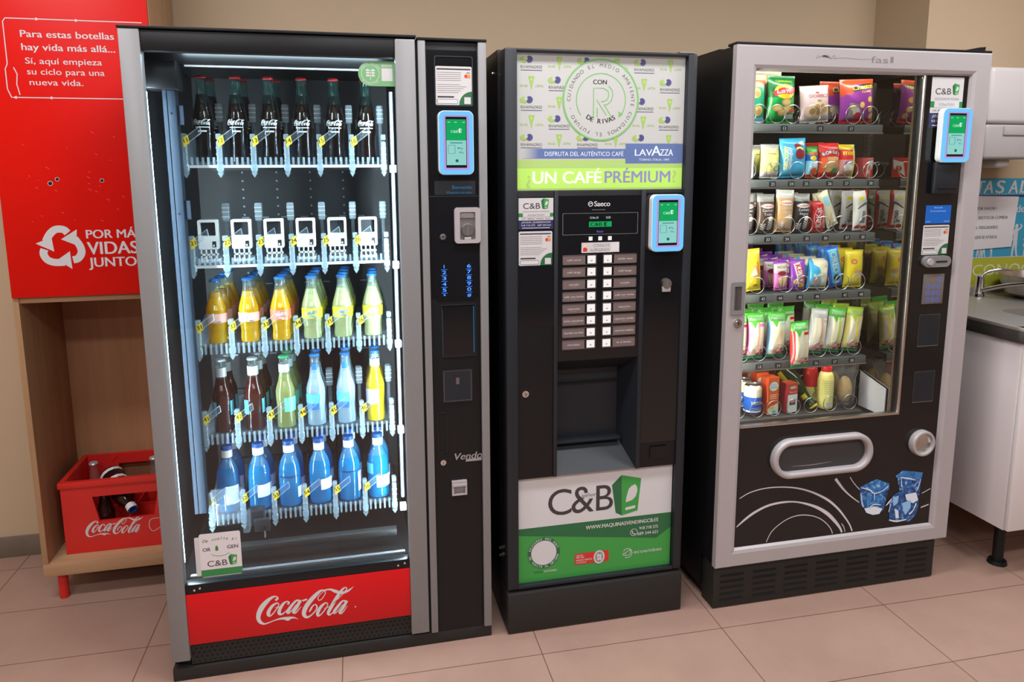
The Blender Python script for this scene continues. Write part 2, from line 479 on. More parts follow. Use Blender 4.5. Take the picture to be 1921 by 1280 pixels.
def rr(x0, z0, x1, z1, r, n=5):
    pts = []
    for cx, cz, a in ((x1-r, z0+r, -PI/2), (x1-r, z1-r, 0), (x0+r, z1-r, PI/2), (x0+r, z0+r, PI)):
        for i in range(n+1): pts.append((cx+r*math.cos(a+PI/2*i/n), cz+r*math.sin(a+PI/2*i/n)))
    return pts

def tag(o, label, cat, group=None, kind=None):
    if label: o['label'] = label
    if cat: o['category'] = cat
    if group: o['group'] = group
    if kind: o['kind'] = kind
    return o
def thing(name, label, cat, loc=(0, 0, 0), rz=0.0, group=None):
    o = bpy.data.objects.new(name, None); COL.objects.link(o)
    o.empty_display_size = 0.05
    o.location = loc; o.rotation_euler = (0, 0, rz)
    return tag(o, label, cat, group)
KIDS = {}
def kids(o):
    return [c for c in bpy.data.objects if c.parent == o]
def dup(root, loc, label, group=None, rot=None, ch=None):
    """a copy of a thing with copies of its parts"""
    r = root.copy(); COL.objects.link(r); r.location = loc
    if rot: r.rotation_euler = rot
    r['label'] = label
    if group: r['group'] = group
    for c in (ch if ch is not None else kids(root)):
        k = c.copy(); COL.objects.link(k); k.parent = r
    return r
def structure(o):
    o['kind'] = 'structure'; return o

# ------------------------------------------------------------------ shared artwork
LOGO = [
  [(0.182, 0.254, 0.0247), (0.206, 0.273, 0.0221), (0.193, 0.297, 0.013), (0.154, 0.294, 0.026), (0.098, 0.256, 0.0443), (0.044, 0.196, 0.0547), (0.011, 0.133, 0.0508), (0.0, 0.073, 0.0417), (0.017, 0.027, 0.0352), (0.054, 0.0, 0.0195), (0.102, 0.007, 0.013), (0.164, 0.025, 0.0117), (0.224, 0.035, 0.0208), (0.272, 0.031, 0.0339), (0.299, 0.023, 0.0469), (0.327, 0.029, 0.0287), (0.363, 0.025, 0.0156), (0.407, 0.001, 0.002)],
  [(0.215, 0.205, 0.0117), (0.198, 0.221, 0.0156), (0.155, 0.2, 0.0287), (0.116, 0.151, 0.0352), (0.103, 0.107, 0.0378), (0.116, 0.082, 0.0195), (0.15, 0.105, 0.013), (0.188, 0.154, 0.0117), (0.209, 0.185, 0.0117), (0.216, 0.206, 0.0104)],
  [(0.177, 0.173, 0.0078), (0.201, 0.168, 0.0078), (0.232, 0.178, 0.0078)],
  [(0.305, 0.188, 0.0221), (0.319, 0.211, 0.0182), (0.294, 0.224, 0.0156), (0.257, 0.199, 0.0287), (0.221, 0.142, 0.0352), (0.214, 0.099, 0.0352), (0.239, 0.084, 0.0182), (0.282, 0.113, 0.0104), (0.327, 0.158, 0.0065)],
  [(0.427, 0.211, 0.0195), (0.397, 0.221, 0.0221), (0.346, 0.172, 0.0287), (0.307, 0.116, 0.0352), (0.302, 0.089, 0.0247), (0.33, 0.099, 0.0117), (0.394, 0.175, 0.0091)],
  [(0.44, 0.22, 0.03), (0.396, 0.144, 0.0352), (0.361, 0.094, 0.0313), (0.384, 0.082, 0.0156), (0.443, 0.145, 0.0052)],
  [(0.457, 0.209, 0.0195), (0.506, 0.22, 0.0195)],
  [(0.52, 0.067, 0.0026), (0.533, 0.086, 0.0182), (0.555, 0.124, 0.0169), (0.585, 0.147, 0.013), (0.605, 0.12, 0.0156), (0.588, 0.074, 0.013), (0.533, 0.023, 0.0169), (0.49, 0.013, 0.0287), (0.466, 0.051, 0.0417), (0.483, 0.117, 0.0482), (0.535, 0.192, 0.0482), (0.6, 0.258, 0.0417), (0.653, 0.298, 0.026), (0.693, 0.29, 0.0117), (0.698, 0.258, 0.0091), (0.665, 0.208, 0.0091), (0.633, 0.188, 0.0091), (0.619, 0.211, 0.0078), (0.636, 0.246, 0.0065), (0.682, 0.285, 0.0065)],
  [(0.682, 0.298, 0.0156), (0.749, 0.301, 0.0195), (0.797, 0.275, 0.0352), (0.846, 0.251, 0.0326), (0.889, 0.243, 0.0287), (0.945, 0.261, 0.0221), (1.0, 0.299, 0.002)],
  [(0.717, 0.138, 0.0117), (0.693, 0.148, 0.0182), (0.648, 0.113, 0.0313), (0.613, 0.056, 0.0352), (0.61, 0.015, 0.0287), (0.638, 0.018, 0.0156), (0.689, 0.073, 0.0117), (0.715, 0.114, 0.0104), (0.718, 0.139, 0.0091)],
  [(0.678, 0.088, 0.0078), (0.703, 0.09, 0.0078), (0.74, 0.103, 0.0078)],
  [(0.772, 0.126, 0.0065), (0.843, 0.189, 0.0072), (0.902, 0.25, 0.0085), (0.925, 0.285, 0.013), (0.905, 0.301, 0.013), (0.865, 0.265, 0.0287), (0.806, 0.18, 0.0378), (0.752, 0.091, 0.0378), (0.72, 0.03, 0.0313), (0.733, 0.004, 0.0182), (0.774, 0.032, 0.0091), (0.814, 0.082, 0.0065)],
  [(0.91, 0.141, 0.0182), (0.872, 0.143, 0.0195), (0.827, 0.094, 0.0287), (0.787, 0.044, 0.0313), (0.781, 0.016, 0.0221), (0.811, 0.027, 0.0104), (0.877, 0.104, 0.0078)],
  [(0.923, 0.144, 0.0274), (0.877, 0.066, 0.0313), (0.842, 0.016, 0.0287), (0.867, 0.007, 0.0143), (0.925, 0.081, 0.0052)]]
def cola_script(g, x, z, wd, mat, l=2, sm=5):
    for i, s in enumerate(LOGO): g.stroke(s, mat, l+0.03*i, wd, x, z, sm)
    return g

CB = {'left': [(0.0, 0.779), (0.231, 1.0), (0.256, 0.0), (0.103, 0.084)], 'front': [(0.231, 1.0), (0.721, 0.873), (0.646, 0.083), (0.256, 0.0)],
      'leaf': [(0.346, 0.315), (0.36, 0.438), (0.412, 0.635), (0.478, 0.706), (0.573, 0.746), (0.62, 0.668), (0.634, 0.588), (0.597, 0.445), (0.509, 0.359)],
      'slot': [(0.34, 0.186), (0.586, 0.221), (0.587, 0.152), (0.342, 0.118)]}
def cb_box(g, x, z, h, l=2, mats=('green_dark', 'green', 'white_print')):
    for k, mt, q in (('left', mats[0], 0), ('front', mats[1], .2), ('leaf', mats[2], 1), ('slot', mats[2], 1)):
        if mt: g.poly([(x+a*h, z+b*h) for a, b in CB[k]], mt, l+q)
    return g
def cb_logo(g, x, z, wd, mat='dark_text', l=2, mats=('green_dark', 'green', 'white_print')):
    """the lettering with the green box beside it; wd is the full width"""
    g.text('C&B', x, z, wd*0.21, mat, l, 'l', 0.0, wd=wd*0.66)
    cb_box(g, x+wd*0.70, z-wd*0.02, wd*0.41, l, mats)
    return g
def notice(g, x0, z0, x1, z1):
    """white card with lines of small print, card marks and a green quarter at its foot"""
    wd, h = x1-x0, z1-z0
    g.rrect(x0, z0, x1, z1, wd*0.04, 'offwhite', 1)
    g.rect(x0+.04*wd, z1-.09*h, x1-.04*wd, z1-.055*h, 'dark_text', 2)
    for i in range(11):
        z = z1-(.15+.052*i)*h
        if i == 5: continue
        g.rect(x0+.05*wd, z-.012*h, x0+(.70 if i < 5 else .62+.25*((i*37) % 10)/10)*wd, z, 'grey_text', 2)
    g.text('VISA', x1-.05*wd, z1-.18*h, .035*h, 'navy', 2, 'r', 0.02)
    g.disc(x1-.16*wd, z1-.25*h, .05*wd, M['mark_red'], 2, 12); g.disc(x1-.09*wd, z1-.25*h, .05*wd, M['mark_amber'], 2.2, 12)
    g.rect(x0+.05*wd, z0+.19*h, x0+.5*wd, z0+.23*h, 'dark_text', 2)
    g.disc(x1, z0, .36*wd, 'green_dark', 2, 12, rz=.36*wd, a0=PI/2, a1=PI)
    g.rect(x0+.04*wd, z0+.03*h, x0+.6*wd, z0+.15*h, 'green_dark', 2); g.rect(x0+.05*wd, z0+.04*h, x0+.59*wd, z0+.14*h, 'white_print', 3)
    g.rect(x1-.22*wd, z0+.03*h, x1-.04*wd, z0+.03*h+.18*wd, 'offwhite', 3)
P('mark_red', (0.6, 0.03, 0.02), 0.5); P('mark_amber', (0.7, 0.25, 0.03), 0.5)
def cb_card(g, x0, z0, x1, z1):
    wd, h = x1-x0, z1-z0
    g.rect(x0, z0, x1, z1, 'offwhite', 1)
    cb_logo(g, x0+.13*wd, z1-.34*h, .74*wd)
    g.text('SOLUCIONES EN VENDING', x0+.5*wd, z1-.45*h, .045*h, 'grey_text', 2, 'c', wd=.76*wd)
    g.rect(x0, z1-.60*h, x1, z1-.48*h, 'green_mid', 2); g.rect(x0+.12*wd, z1-.60*h, x1-.10*wd, z1-.48*h, 'offwhite', 3)
    g.text('A206670/001', x0+.5*wd, z1-.57*h, .06*h, 'grey_text', 4, 'c', wd=.5*wd)
    g.text('CAFÉ · BEBIDAS · SNACKS · AGUA', x0+.5*wd, z1-.68*h, .04*h, 'dark_text', 2, 'c', wd=.84*wd)
    g.rect(x0, z0, x1, z0+.29*h, 'navy', 2)
    g.text('¿AYUDA? ¿SUGERENCIAS?', x0+.5*wd, z0+.20*h, .055*h, 'white_print', 3, 'c', 0.01, wd=.84*wd)
    g.text('918 718 275   689 344 621', x0+.5*wd, z0+.105*h, .05*h, 'white_print', 3, 'c', 0.01, wd=.86*wd)
    g.rect(x0+.1*wd, z0+.035*h, x0+.9*wd, z0+.055*h, 'white_print', 3)

M['ring_glow'] = glow('terminal_ring', (0.16, 0.52, 1.0), 1.15)
M['ring_lilac'] = glow('terminal_bezel', (0.60, 0.45, 0.95), 0.75)
M['scr_green'] = glow('screen_green', (0.01, 0.44, 0.12), 0.9)
M['scr_pale'] = glow('screen_pale', (0.38, 0.86, 0.80), 0.75)
M['scr_white'] = glow('screen_white', (0.75, 1.0, 0.9), 0.9)
M['scr_ink'] = glow('screen_ink', (0.03, 0.20, 0.22), 0.7)
M['key_blue'] = glow('key_blue', (0.05, 0.22, 1.0), 2.2)
M['lcd_blue'] = glow('lcd_blue', (0.02, 0.12, 0.62), 0.8)
M['lcd_text'] = glow('lcd_text', (0.03, 0.24, 0.50), 0.7)
def terminal(parent, x0, z0, x1, z1, y=0.0):
    """card payment terminal: thick rounded shell, glowing rim, screen"""
    wd, h = x1-x0, z1-z0
    g = G()
    g.prism(rr(x0, z0, x1, z1, wd*.16, 6), y-.022, y, 'white_plastic')
    t = g.build('payment_terminal', parent); t['label'] = 'payment terminal with a glowing blue rim'
    g = G(y-.0225)
    o = rr(x0+.02*wd, z0+.01*h, x1-.02*wd, z1-.01*h, wd*.15, 6); i = rr(x0+.13*wd, z0+.075*h, x1-.13*wd, z1-.07*h, wd*.06, 6)
    i2 = rr(x0+.20*wd, z0+.11*h, x1-.20*wd, z1-.095*h, wd*.02, 6)
    g.frame(o, i, y-.026, y-.021, 'ring_glow'); g.frame(i, i2, y-.0245, y-.021, 'ring_lilac')
    g.build('glowing_rim', t)
    g = G(y-.0225)
    X0, X1, Z0, Z1 = x0+.20*wd, x1-.20*wd, z0+.11*h, z1-.095*h
    W, H = X1-X0, Z1-Z0
    g.rect(X0, Z0, X1, Z1, 'black_gloss', 1)
    g.rect(X0+.03*W, Z0+.54*H, X1-.03*W, Z1-.05*H, 'scr_green', 2)
    g.rect(X0+.03*W, Z0+.055*H, X1-.03*W, Z0+.54*H, 'scr_pale', 2)
    cb_logo(g, X0+.24*W, Z0+.69*H, .52*W, 'scr_white', 3, ('scr_white', 'scr_white', 'scr_green'))
    for k in (.1, .42, .8): g.rect(X0+k*W, Z0+.89*H, X0+(k+.12)*W, Z0+.90*H, 'scr_white', 3)
    g.rect(X0+.2*W, Z0+.485*H, X0+.8*W, Z0+.50*H, 'scr_ink', 3)
    g.frame(rr(X0+.10*W, Z0+.28*H, X0+.44*W, Z0+.45*H, .02*W), rr(X0+.115*W, Z0+.285*H, X0+.425*W, Z0+.445*H, .015*W), y-.0238, y-.0234, 'scr_ink')
    g.text('Pay', X0+.73*W, Z0+.37*H, .035*H, 'scr_ink', 3, 'c', 0.02); g.text('GPay', X0+.73*W, Z0+.29*H, .03*H, 'scr_ink', 3, 'c', 0.02)
    g.disc(X0+.71*W-.12*W, Z0+.388*H, .035*W, 'scr_ink', 3, 12)
    g.disc(X0+.52*W, Z0+.14*H, .075*W, 'scr_ink', 3, 16)
    g.build('screen', t)
    return t

def lock(parent, x, z, y=0.0, r=.010, ref='chrome'):
    g = G(y-.0062)
    g.cyl((x, y+.002, z), (x, y-.004, z), r, r, ref, 20)
    g.cyl((x, y-.004, z), (x, y-.006, z), r*.72, r*.66, ref, 20)
    g.ring(x, z, r*.5, r*.14, 'silver_dark', 1, 20)
    g.rect(x-r*.08, z-r*.45, x+r*.08, z+r*.45, 'hole', 2)
    return g.build('lock', parent)

# ------------------------------------------------------------------ the room
WY = 0.92                      # back wall; to the right of x = 2.92 the wall stands forward at y = 0.6
g = G(); g.raw([(-2.2, -5.2, 0), (5.2, -5.2, 0), (5.2, WY, 0), (-2.2, WY, 0)], [(0, 1, 2, 3)], 'floor_tile')
structure(g.build('floor'))
g = G(); g.raw([(-2.2, -5.2, CEIL), (5.2, -5.2, CEIL), (5.2, WY, CEIL), (-2.2, WY, CEIL)], [(3, 2, 1, 0)], 'ceiling_paint')
structure(g.build('ceiling'))
g = G(); g.box(-2.2, 2.92, WY, WY+.1, 0, CEIL, 'wall_paint'); g.box(2.92, 5.2, 0.6, WY+.1, 0, CEIL, 'wall_paint')
structure(g.build('wall_back'))
g = G(); g.box(-2.3, -2.2, -5.2, WY, 0, CEIL, 'wall_paint'); structure(g.build('wall_left'))
g = G(); g.box(5.2, 5.3, -5.2, 0.6, 0, CEIL, 'wall_paint'); structure(g.build('wall_right'))
g = G(); g.box(-2.2, 5.2, -5.3, -5.2, 0, CEIL, 'far_wall_paint'); structure(g.build('wall_front'))
g = G(); g.box(-2.2, 2.92, WY-.012, WY, 0, .082, 'skirting', .003); structure(g.build('baseboard_back'))
for i, (x, y) in enumerate(CEIL_PANELS):
    t = thing('ceiling_light', 'flush rectangular ceiling light panel in a slim white frame', 'ceiling light', (x, y, CEIL), group='ceiling light panels')
    g = G(); hx, hy = .58, .17
    for a in ((-hx, hx, -hy, -hy+.025), (-hx, hx, hy-.025, hy), (-hx, -hx+.025, -hy+.025, hy-.025), (hx-.025, hx, -hy+.025, hy-.025)):
        g.box(a[0], a[1], a[2], a[3], -.03, 0, 'white_plastic')
    g.build('frame', t)
    g = G(); g.box(-hx+.025, hx-.025, -hy+.025, hy-.025, -.02, -.005, 'ceiling_glow'); g.build('diffuser', t)

# ------------------------------------------------------------------ recycling cabinet at the left
cab = thing('recycling_cabinet', 'tall wooden cabinet with red printed front and open shelf, left of the drinks machine', 'cabinet', (-.515, .53, 0))
CW, CD, CH = .476, .37, 2.25
g = G()
g.box(0, .018, 0, CD, .1455, CH, 'wood', .001); g.build('side_panel', cab)
g = G(); g.box(CW-.018, CW, 0, CD, .1455, CH, 'wood', .001); g.build('side_panel', cab)
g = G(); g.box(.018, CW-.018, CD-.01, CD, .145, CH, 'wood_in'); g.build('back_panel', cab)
g = G(); g.box(0, CW, 0, CD, .097, .145, 'wood_flat', .002); g.build('shelf', cab)
g = G(); g.box(.018, CW-.018, .004, CD-.012, 1.052, 1.072, 'wood_flat', .001); g.build('shelf', cab)
g = G(); g.box(.018, CW-.018, 0, CD, CH-.018, CH, 'wood_flat', .001); g.build('top_panel', cab)
g = G(-.0102)
g.box(.003, CW-.003, -.010, -.0005, 1.072, CH-.002, 'red_board', .0015)
def cx(x): return x+.515
for (t, x, z, h, b, wd) in (('Para estas botellas', -.406, 1.885, .020, .022, .262), ('hay vida más allá...', -.406, 1.846, .020, .022, .262), ('Sí, aquí empieza', -.400, 1.806, .018, .008, .215), ('su ciclo para una', -.398, 1.774, .018, .008, .218), ('nueva vida.', -.394, 1.742, .018, .008, .150)):
    g.text(t, cx(x), z-.004, h, 'white_print', 1, 'l', b, wd=wd)
lw = .0028
for pts in ([(-.443, 1.935), (-.36, 1.935)], [(-.352, 1.935), (-.25, 1.935)], [(-.243, 1.935), (-.06, 1.935)], [(-.441, 1.70), (-.34, 1.70)], [(-.335, 1.70), (-.06, 1.70)],
            [(-.443, 1.935), (-.45, 1.925), (-.45, 1.80), (-.457, 1.785), (-.457, 1.725), (-.448, 1.70), (-.441, 1.70)], [(-.434, 1.79), (-.426, 1.77), (-.43, 1.74), (-.424, 1.708)]):
    g.stroke([(cx(a), b, lw) for a, b in pts], 'white_print', 1, sm=0)
for a, b, d in ((-.36, 1.935, 1), (-.25, 1.935, 1), (-.335, 1.70, -1), (-.434, 1.70, -1)):
    g.poly([(cx(a), b+.005), (cx(a), b-.005), (cx(a+.010*d), b)], 'white_print', 1.2)
for t, z, h, wd in (('POR MÁS', 1.259, .027, .165), ('VIDAS', 1.207, .040, .150), ('JUNTOS', 1.166, .030, .163)):
    g.text(t, cx(-.277), z, h, 'white_print', 1, 'l', .03, wd=wd)
# the three chasing arrows
ccx, ccz = cx(-.352), 1.232
for k in range(3):
    a = PI/2-k*2*PI/3
    def rt(u, v): return (ccx+u*math.cos(a-PI/2)-v*math.sin(a-PI/2), ccz+u*math.sin(a-PI/2)+v*math.cos(a-PI/2))
    arc = [(-.044, .020), (-.030, .044), (-.012, .058), (.010, .057), (.021, .046)]
    g.stroke([(*rt(*q), .023) for q in arc], 'white_print', 1, sm=5)
    g.poly([rt(.000, .026), rt(.049, .057), rt(.043, .006)], 'white_print', 1.3)
for px, pz, r in ((-.366, 1.436, .006), (-.345, 1.449, .005), (-.216, 1.444, .005)):   # drilled holes
    g.disc(cx(px), pz, r*1.28, 'offwhite', 1, 12); g.disc(cx(px), pz, r, 'hole', 2, 12)
for i in range(26):                                                                   # scuffs
    px, pz = random.uniform(-.45, -.12), random.uniform(1.30, 1.60); q = random.uniform(.002, .012)
    g.stroke([(cx(px), pz, .0006), (cx(px+q*.6), pz-q*.3, .0016), (cx(px+q), pz-q*.7, .0004)], M['scuff'] if 'scuff' in M else P('scuff', (0.72, .10, .09), .5), 1, sm=2)
pnl = g.build('front_panel', cab); pnl['label'] = 'red front board with white print'
for x, y in ((.045, .035), (CW-.045, .035), (.045, CD-.05), (CW-.045, CD-.05)):
    g = G(); g.cyl((x, y, .0), (x, y, .098), .0155, .0165, 'red_plastic', 20); g.build('leg', cab)

# crate
cr = thing('bottle_crate', 'red plastic bottle crate with white script logo standing in the wooden cabinet', 'crate', (-.458, .585, .1452))
W_, D_, H_ = .388, .265, .265
def wall_xz(g, y0, y1, hole, mat='red_plastic'):
    """upright wall with one trapezoid opening"""
    o = [(0, 0), (W_, 0), (W_, H_), (0, H_)]
    g.frame(o, hole, y0, y1, mat)
g = G()
g.frame([(0.0, .0), (W_, .0), (W_, H_), (0, H_)], [(.115, .112), (.292, .114), (.310, .205), (.098, .205)], 0, .012, 'red_plastic')
g.y0 = 0
cola_script(g, .070, .058, .186, 'white_print', 1, 4)
g.stroke([(.272, .075, .002), (.285, .055, .002), (.32, .075, .002), (.36, .090, .002)], 'white_print', 1); g.stroke([(.272, .075, .002), (.28, .10, .002), (.32, .105, .002), (.36, .12, .002)], 'white_print', 1)
o = g.build('front_wall', cr); o['label'] = 'front wall with a hand hole and white script'
g = G(); g.frame([(0, 0), (W_, 0), (W_, H_), (0, H_)], [(.118, .112), (.272, .112), (.272, .225), (.118, .225)], D_-.012, D_, 'red_plastic')
g.prism([(.085, .255), (.10, .235), (.115, .255), (.108, .255), (.10, .245), (.092, .255)], D_-.014, D_-.012, 'red_plastic'); g.build('back_wall', cr)
for x in (0, W_-.012):
    g = G(); g.box(x, x+.012, .012, D_-.012, 0, H_, 'red_plastic', .001); g.build('side_wall', cr)
g = G()
for a, b, c, d in ((-.006, W_+.006, -.006, 0), (-.006, W_+.006, D_, D_+.006), (-.006, 0, 0, D_), (W_, W_+.006, 0, D_)):
    g.box(a, b, c, d, H_-.022, H_, 'red_plastic', .002)
g.build('rim', cr)
g = G(); g.box(.012, W_-.012, .012, D_-.012, 0, .008, 'red_plastic'); g.build('base', cr)
g = G()
for x in (.085, .205, .30): g.box(x-.002, x+.002, .013, D_-.013, .008, .11, 'red_plastic')
g.box(.013, W_-.013, .13, .134, .008, .11, 'red_plastic'); g.build('divider', cr)

# ------------------------------------------------------------------ bottles
def bottle(name, prof, mats, label, cat, cap=None, lab=None, n=20, liq=None, group=None, prints=None):
    """thing with body (+ liquid), cap, label; standing on z = 0"""
    t = thing(name, label, cat, group=group)
    if mats == 'bottle_glass':      # the empty neck shows as plain glass
        top = .70*prof[-1][1]
        mats = ['neck_glass' if q[1] >= top else 'bottle_glass' for q in [(0, 0)]+prof[:-1]]
    g = G(); g.lathe([(0.001, .001)]+prof, mats, n); g.build('bottle_body', t)
    if liq:
        g = G(); pr, mt = liq; g.lathe([(0.001, .003)]+pr+[(0.001, pr[-1][1])], mt, n); g.build('liquid', t)
    if lab:
        for q, (r, z0, z1, a0, a1, mt) in enumerate(lab[0]):
            g = G()
            g.T = lambda x, z, l, r=r: ((r+.0004*l)*math.sin(x/r), -(r+.0004*l)*math.cos(x/r), z)
            g.rect(a0*r, z0, a1*r, z1, mt, 1, 14)
            if len(lab) > 1 and q == 0: lab[1](g)
            g.build('neck_label' if r < .02 else 'label', t)
    if cap:
        g = G(); g.lathe(cap[0], cap[1], 20); g.lathe([(0.0005, cap[0][-1][1]), (cap[0][-1][0], cap[0][-1][1])][::-1], cap[1], 20)
        g.build('cap', t)
    return t
def crown(r, z, h=.007):
    return [(r*1.14, z-h), (r*1.2, z-h*.8), (r*1.06, z-h*.2), (r*.95, z)]
P('cap_red', (0.45, .01, .012), .35); P('cap_blue', (0.02, .16, .50), .3, metal=.3); P('cap_navy', (0.01, .04, .20), .35); P('cap_green', (.05, .35, .15), .35); P('cap_grey', (.55, .6, .62), .3, metal=.5)
P('cap_water', (0.008, .08, .33), .3); P('label_orange', (0.85, .20, .10), .4); P('label_pink', (.90, .50, .42), .4); P('label_yellow', (.78, .72, .03), .4); P('label_blue', (.03, .18, .5), .4)
P('label_cyan', (.10, .48, .62), .4); P('label_mint', (.18, .62, .45), .4); P('label_lilac', (.55, .55, .75), .4); P('label_white', (.80, .86, .88), .4); P('neck_foil', (.62, .70, .72), .35, metal=.3)
P('seal_white', (.80, .82, .82), .4)

# contour cola bottle, 0.245 tall
cp = [(.024, 0), (.0275, .004), (.0285, .02), (.0265, .045), (.0255, .06), (.0285, .085), (.030, .105), (.0295, .125), (.0265, .145), (.021, .170), (.0165, .195), (.0138, .215), (.0135, .225), (.0148, .229), (.0140, .236), (.0130, .240)]
def _cola(g):
    r = .0305
    g.T = lambda x, z, l: ((r+.0004*l)*math.sin(x/r), -(r+.0004*l)*math.cos(x/r), z)
    cola_script(g, -.026, .108, .052, 'label_white', 1, 3)
    g.rect(-.02, .1, .02, .1025, 'label_white', 1, 6)
    g.rect(-.012, .088, .012, .092, 'label_white', 1, 6)
cola = bottle('soda_bottle', cp, ['bottle_glass']*10+['green_glass']*6, 'x', 'bottle', (crown(.0138, .247), 'cap_red'),
              ([(.0306, .100, .128, -2.6, -1.5, 'label_white'), (.0306, .102, .120, 1.6, 2.5, 'label_white')], _cola), liq=([(r*.93, z) for r, z in cp[1:9]]+[(.0195, .170), (.0152, .195)], 'cola'))
# ribbed orange / lemon soda, 0.195 tall
fp = [(.022, 0), (.0275, .003), (.0285, .012), (.0265, .035), (.0285, .050), (.0305, .066), (.0305, .105), (.0270, .118), (.0205, .140), (.0150, .160), (.0130, .175), (.0130, .181), (.0140, .184), (.0132, .190)]
def fan(words, inkmat):
    def f(g):
        r = .0311
        g.T = lambda x, z, l: ((r+.0004*l)*math.sin(x/r), -(r+.0004*l)*math.cos(x/r), z)
        if words: g.text(words, .004, .079, .011, inkmat, 2, 'c', .03, wd=.030, rot=.12); g.rect(-.006, .072, .012, .075, inkmat, 2)
        g.rect(.004, .068, .016, .0705, inkmat, 2)
    return f
fq = [(r*.95, z) for r, z in fp[1:8]]+[(.0185, .140), (.0140, .156)]
fo = bottle('soda_bottle', fp, 'bottle_glass', 'x', 'bottle', (crown(.0135, .196), 'cap_blue'), ([(.0308, .066, .093, -2.2, 2.2, 'label_pink')], fan('', 'label_blue')), liq=(fq, 'orange_soda'))
fo2 = bottle('soda_bottle', fp, 'bottle_glass', 'x', 'bottle', (crown(.0135, .196), 'cap_blue'), ([(.0308, .066, .098, -2.2, 2.2, 'label_orange')], fan('FANTA', 'label_white')), liq=(fq, 'orange_soda'))
fl = bottle('soda_bottle', fp, 'bottle_glass', 'x', 'bottle', (crown(.0135, .196), 'cap_blue'), ([(.0308, .066, .098, -2.2, 2.2, 'label_yellow')], fan('FANTA', 'label_blue')), liq=(fq, 'lemon_soda'))
# long-neck tonic and tea, 0.228 tall
tp = [(.024, 0), (.0290, .004), (.0295, .02), (.0275, .045), (.0275, .060), (.0300, .095), (.0300, .118), (.0255, .135), (.0200, .150), (.0165, .170), (.0140, .200), (.0135, .212), (.0145, .216), (.0135, .223)]
tq = [(r*.95, z) for r, z in tp[1:10]]+[(.0135, .185)]
def tea(name, liq, capm, labs):
    return bottle(name, tp, 'bottle_glass', 'x', 'bottle', (crown(.0138, .229), capm), (labs,), liq=(tq, liq))
NECK = (.0172, .165, .19, -3.0, 3.0)
t_red = tea('tea_bottle', 'red_tea', 'cap_grey', [(.0302, .055, .1, -2.9, -.5, 'label_cyan'), (.0302, .055, .1, .9, 2.0, 'label_cyan'), (.0160, .175, .203, -3.1, 3.1, 'neck_foil')])
t_grn = tea('tea_bottle', 'green_tea', 'cap_green', [(.0302, .055, .1, -.05, 1.4, 'label_mint'), (.0160, .178, .203, -3.1, 3.1, 'neck_foil')])
t_wat = tea('tonic_bottle', 'cloudy_water', 'cap_blue', [(.0302, .075, .105, -1.3, .4, 'label_cyan'), (.0303, .055, .075, -1.2, .3, 'label_blue'), (.0160, .18, .20, -.6, .6, 'label_blue')])
t_yel = tea('juice_bottle', 'yellow_juice', 'cap_blue', [(.0302, .06, .108, -1.5, .3, 'label_lilac'), (.0160, .18, .203, -3.1, 3.1, 'neck_foil')])
# blue water flask, 0.212 tall
bp_ = [(.029, 0), (.0340, .004), (.0350, .012), (.0350, .105), (.0335, .125), (.0280, .145), (.0195, .162), (.0150, .172), (.0145, .180), (.0145, .203)]
def water(labs):
    return bottle('water_bottle', bp_, 'bottle_glass', 'x', 'bottle', ([(.0168, .199), (.0172, .201), (.0172, .211), (.016, .213)], 'cap_water'), (labs+[(.0166, .176, .200, -3.14, 3.14, 'seal_white')],), liq=([(r*.96, z) for r, z in bp_[1:8]], 'blue_water'), n=24)
wA = water([(.0354, .030, .090, -.15, 1.1, 'label_white')]); wB = water([(.0354, .045, .085, -.1, 1.5, 'label_white')])
wC = water([(.0354, .03, .065, .75, 1.5, 'label_white'), (.0354, .10, .104, -.9, .9, 'navy')]); wD = water([(.0354, .05, .085, .1, 1.5, 'label_white')])
wE = water([(.0354, .03, .095, .85, 1.4, 'label_white'), (.0354, .10, .104, -.7, .6, 'navy')]); wF = water([(.0354, .04, .08, -.2, 1.5, 'label_white'), (.0354, .085, .12, -1.4, -.5, 'label_cyan')])

DECK = [1.495, 1.205, .957, .677, .417]
XC = lambda k: .151+.0925*k
USED = {}
LANE = ['leftmost lane', 'second lane from left', 'third lane from left', 'third lane from right', 'second lane from right', 'rightmost lane']
def put(src, loc, label, group):
    if src.name not in USED:
        USED[src.name] = kids(src); src.location = loc; src['label'] = label; src['group'] = group
        return src
    return dup(src, loc, label, group, ch=USED[src.name])
ORD = ['front', 'second', 'third', 'fourth']
for k in range(6):
    for j in range(2 if k < 3 else 1):
        put(cola, (XC(k)+(.012 if j else 0), .225+.066*j, DECK[0]+.0005), ('red capped cola bottle at the front of the %s, top tray' if j == 0 else 'second cola bottle back in the %s, top tray') % LANE[k], 'cola bottles on the top tray')
for k in range(6):
    src = (fo, fo, fo2, fl, fl, fl)[k]
    kind = 'orange' if k < 3 else 'pale lemon'
    for j in range(4 if k < 5 else 3):
        put(src, (XC(k)+.004*j, .220+.066*j, DECK[2]+.0005), '%s soda bottle with blue cap, %s in the %s, third tray' % (kind, ORD[j], LANE[k]), 'orange and lemon sodas on the middle tray')
for k, (src, nm, n) in enumerate(((t_red, 'dark red tea', 2), (t_red, 'dark red tea', 3), (t_grn, 'pale green tea', 3), (t_wat, 'cloudy white tonic', 2), (t_wat, 'cloudy white tonic', 3), (t_yel, 'yellow juice', 3))):
    for j in range(n):
        put(src, (XC(k)+(.006 if k < 3 else .002)*j, .220+.066*j, DECK[3]+.0005), '%s bottle, %s in the %s, fourth tray' % (nm, ORD[j], LANE[k]), 'tea, tonic and juice bottles on the fourth tray')
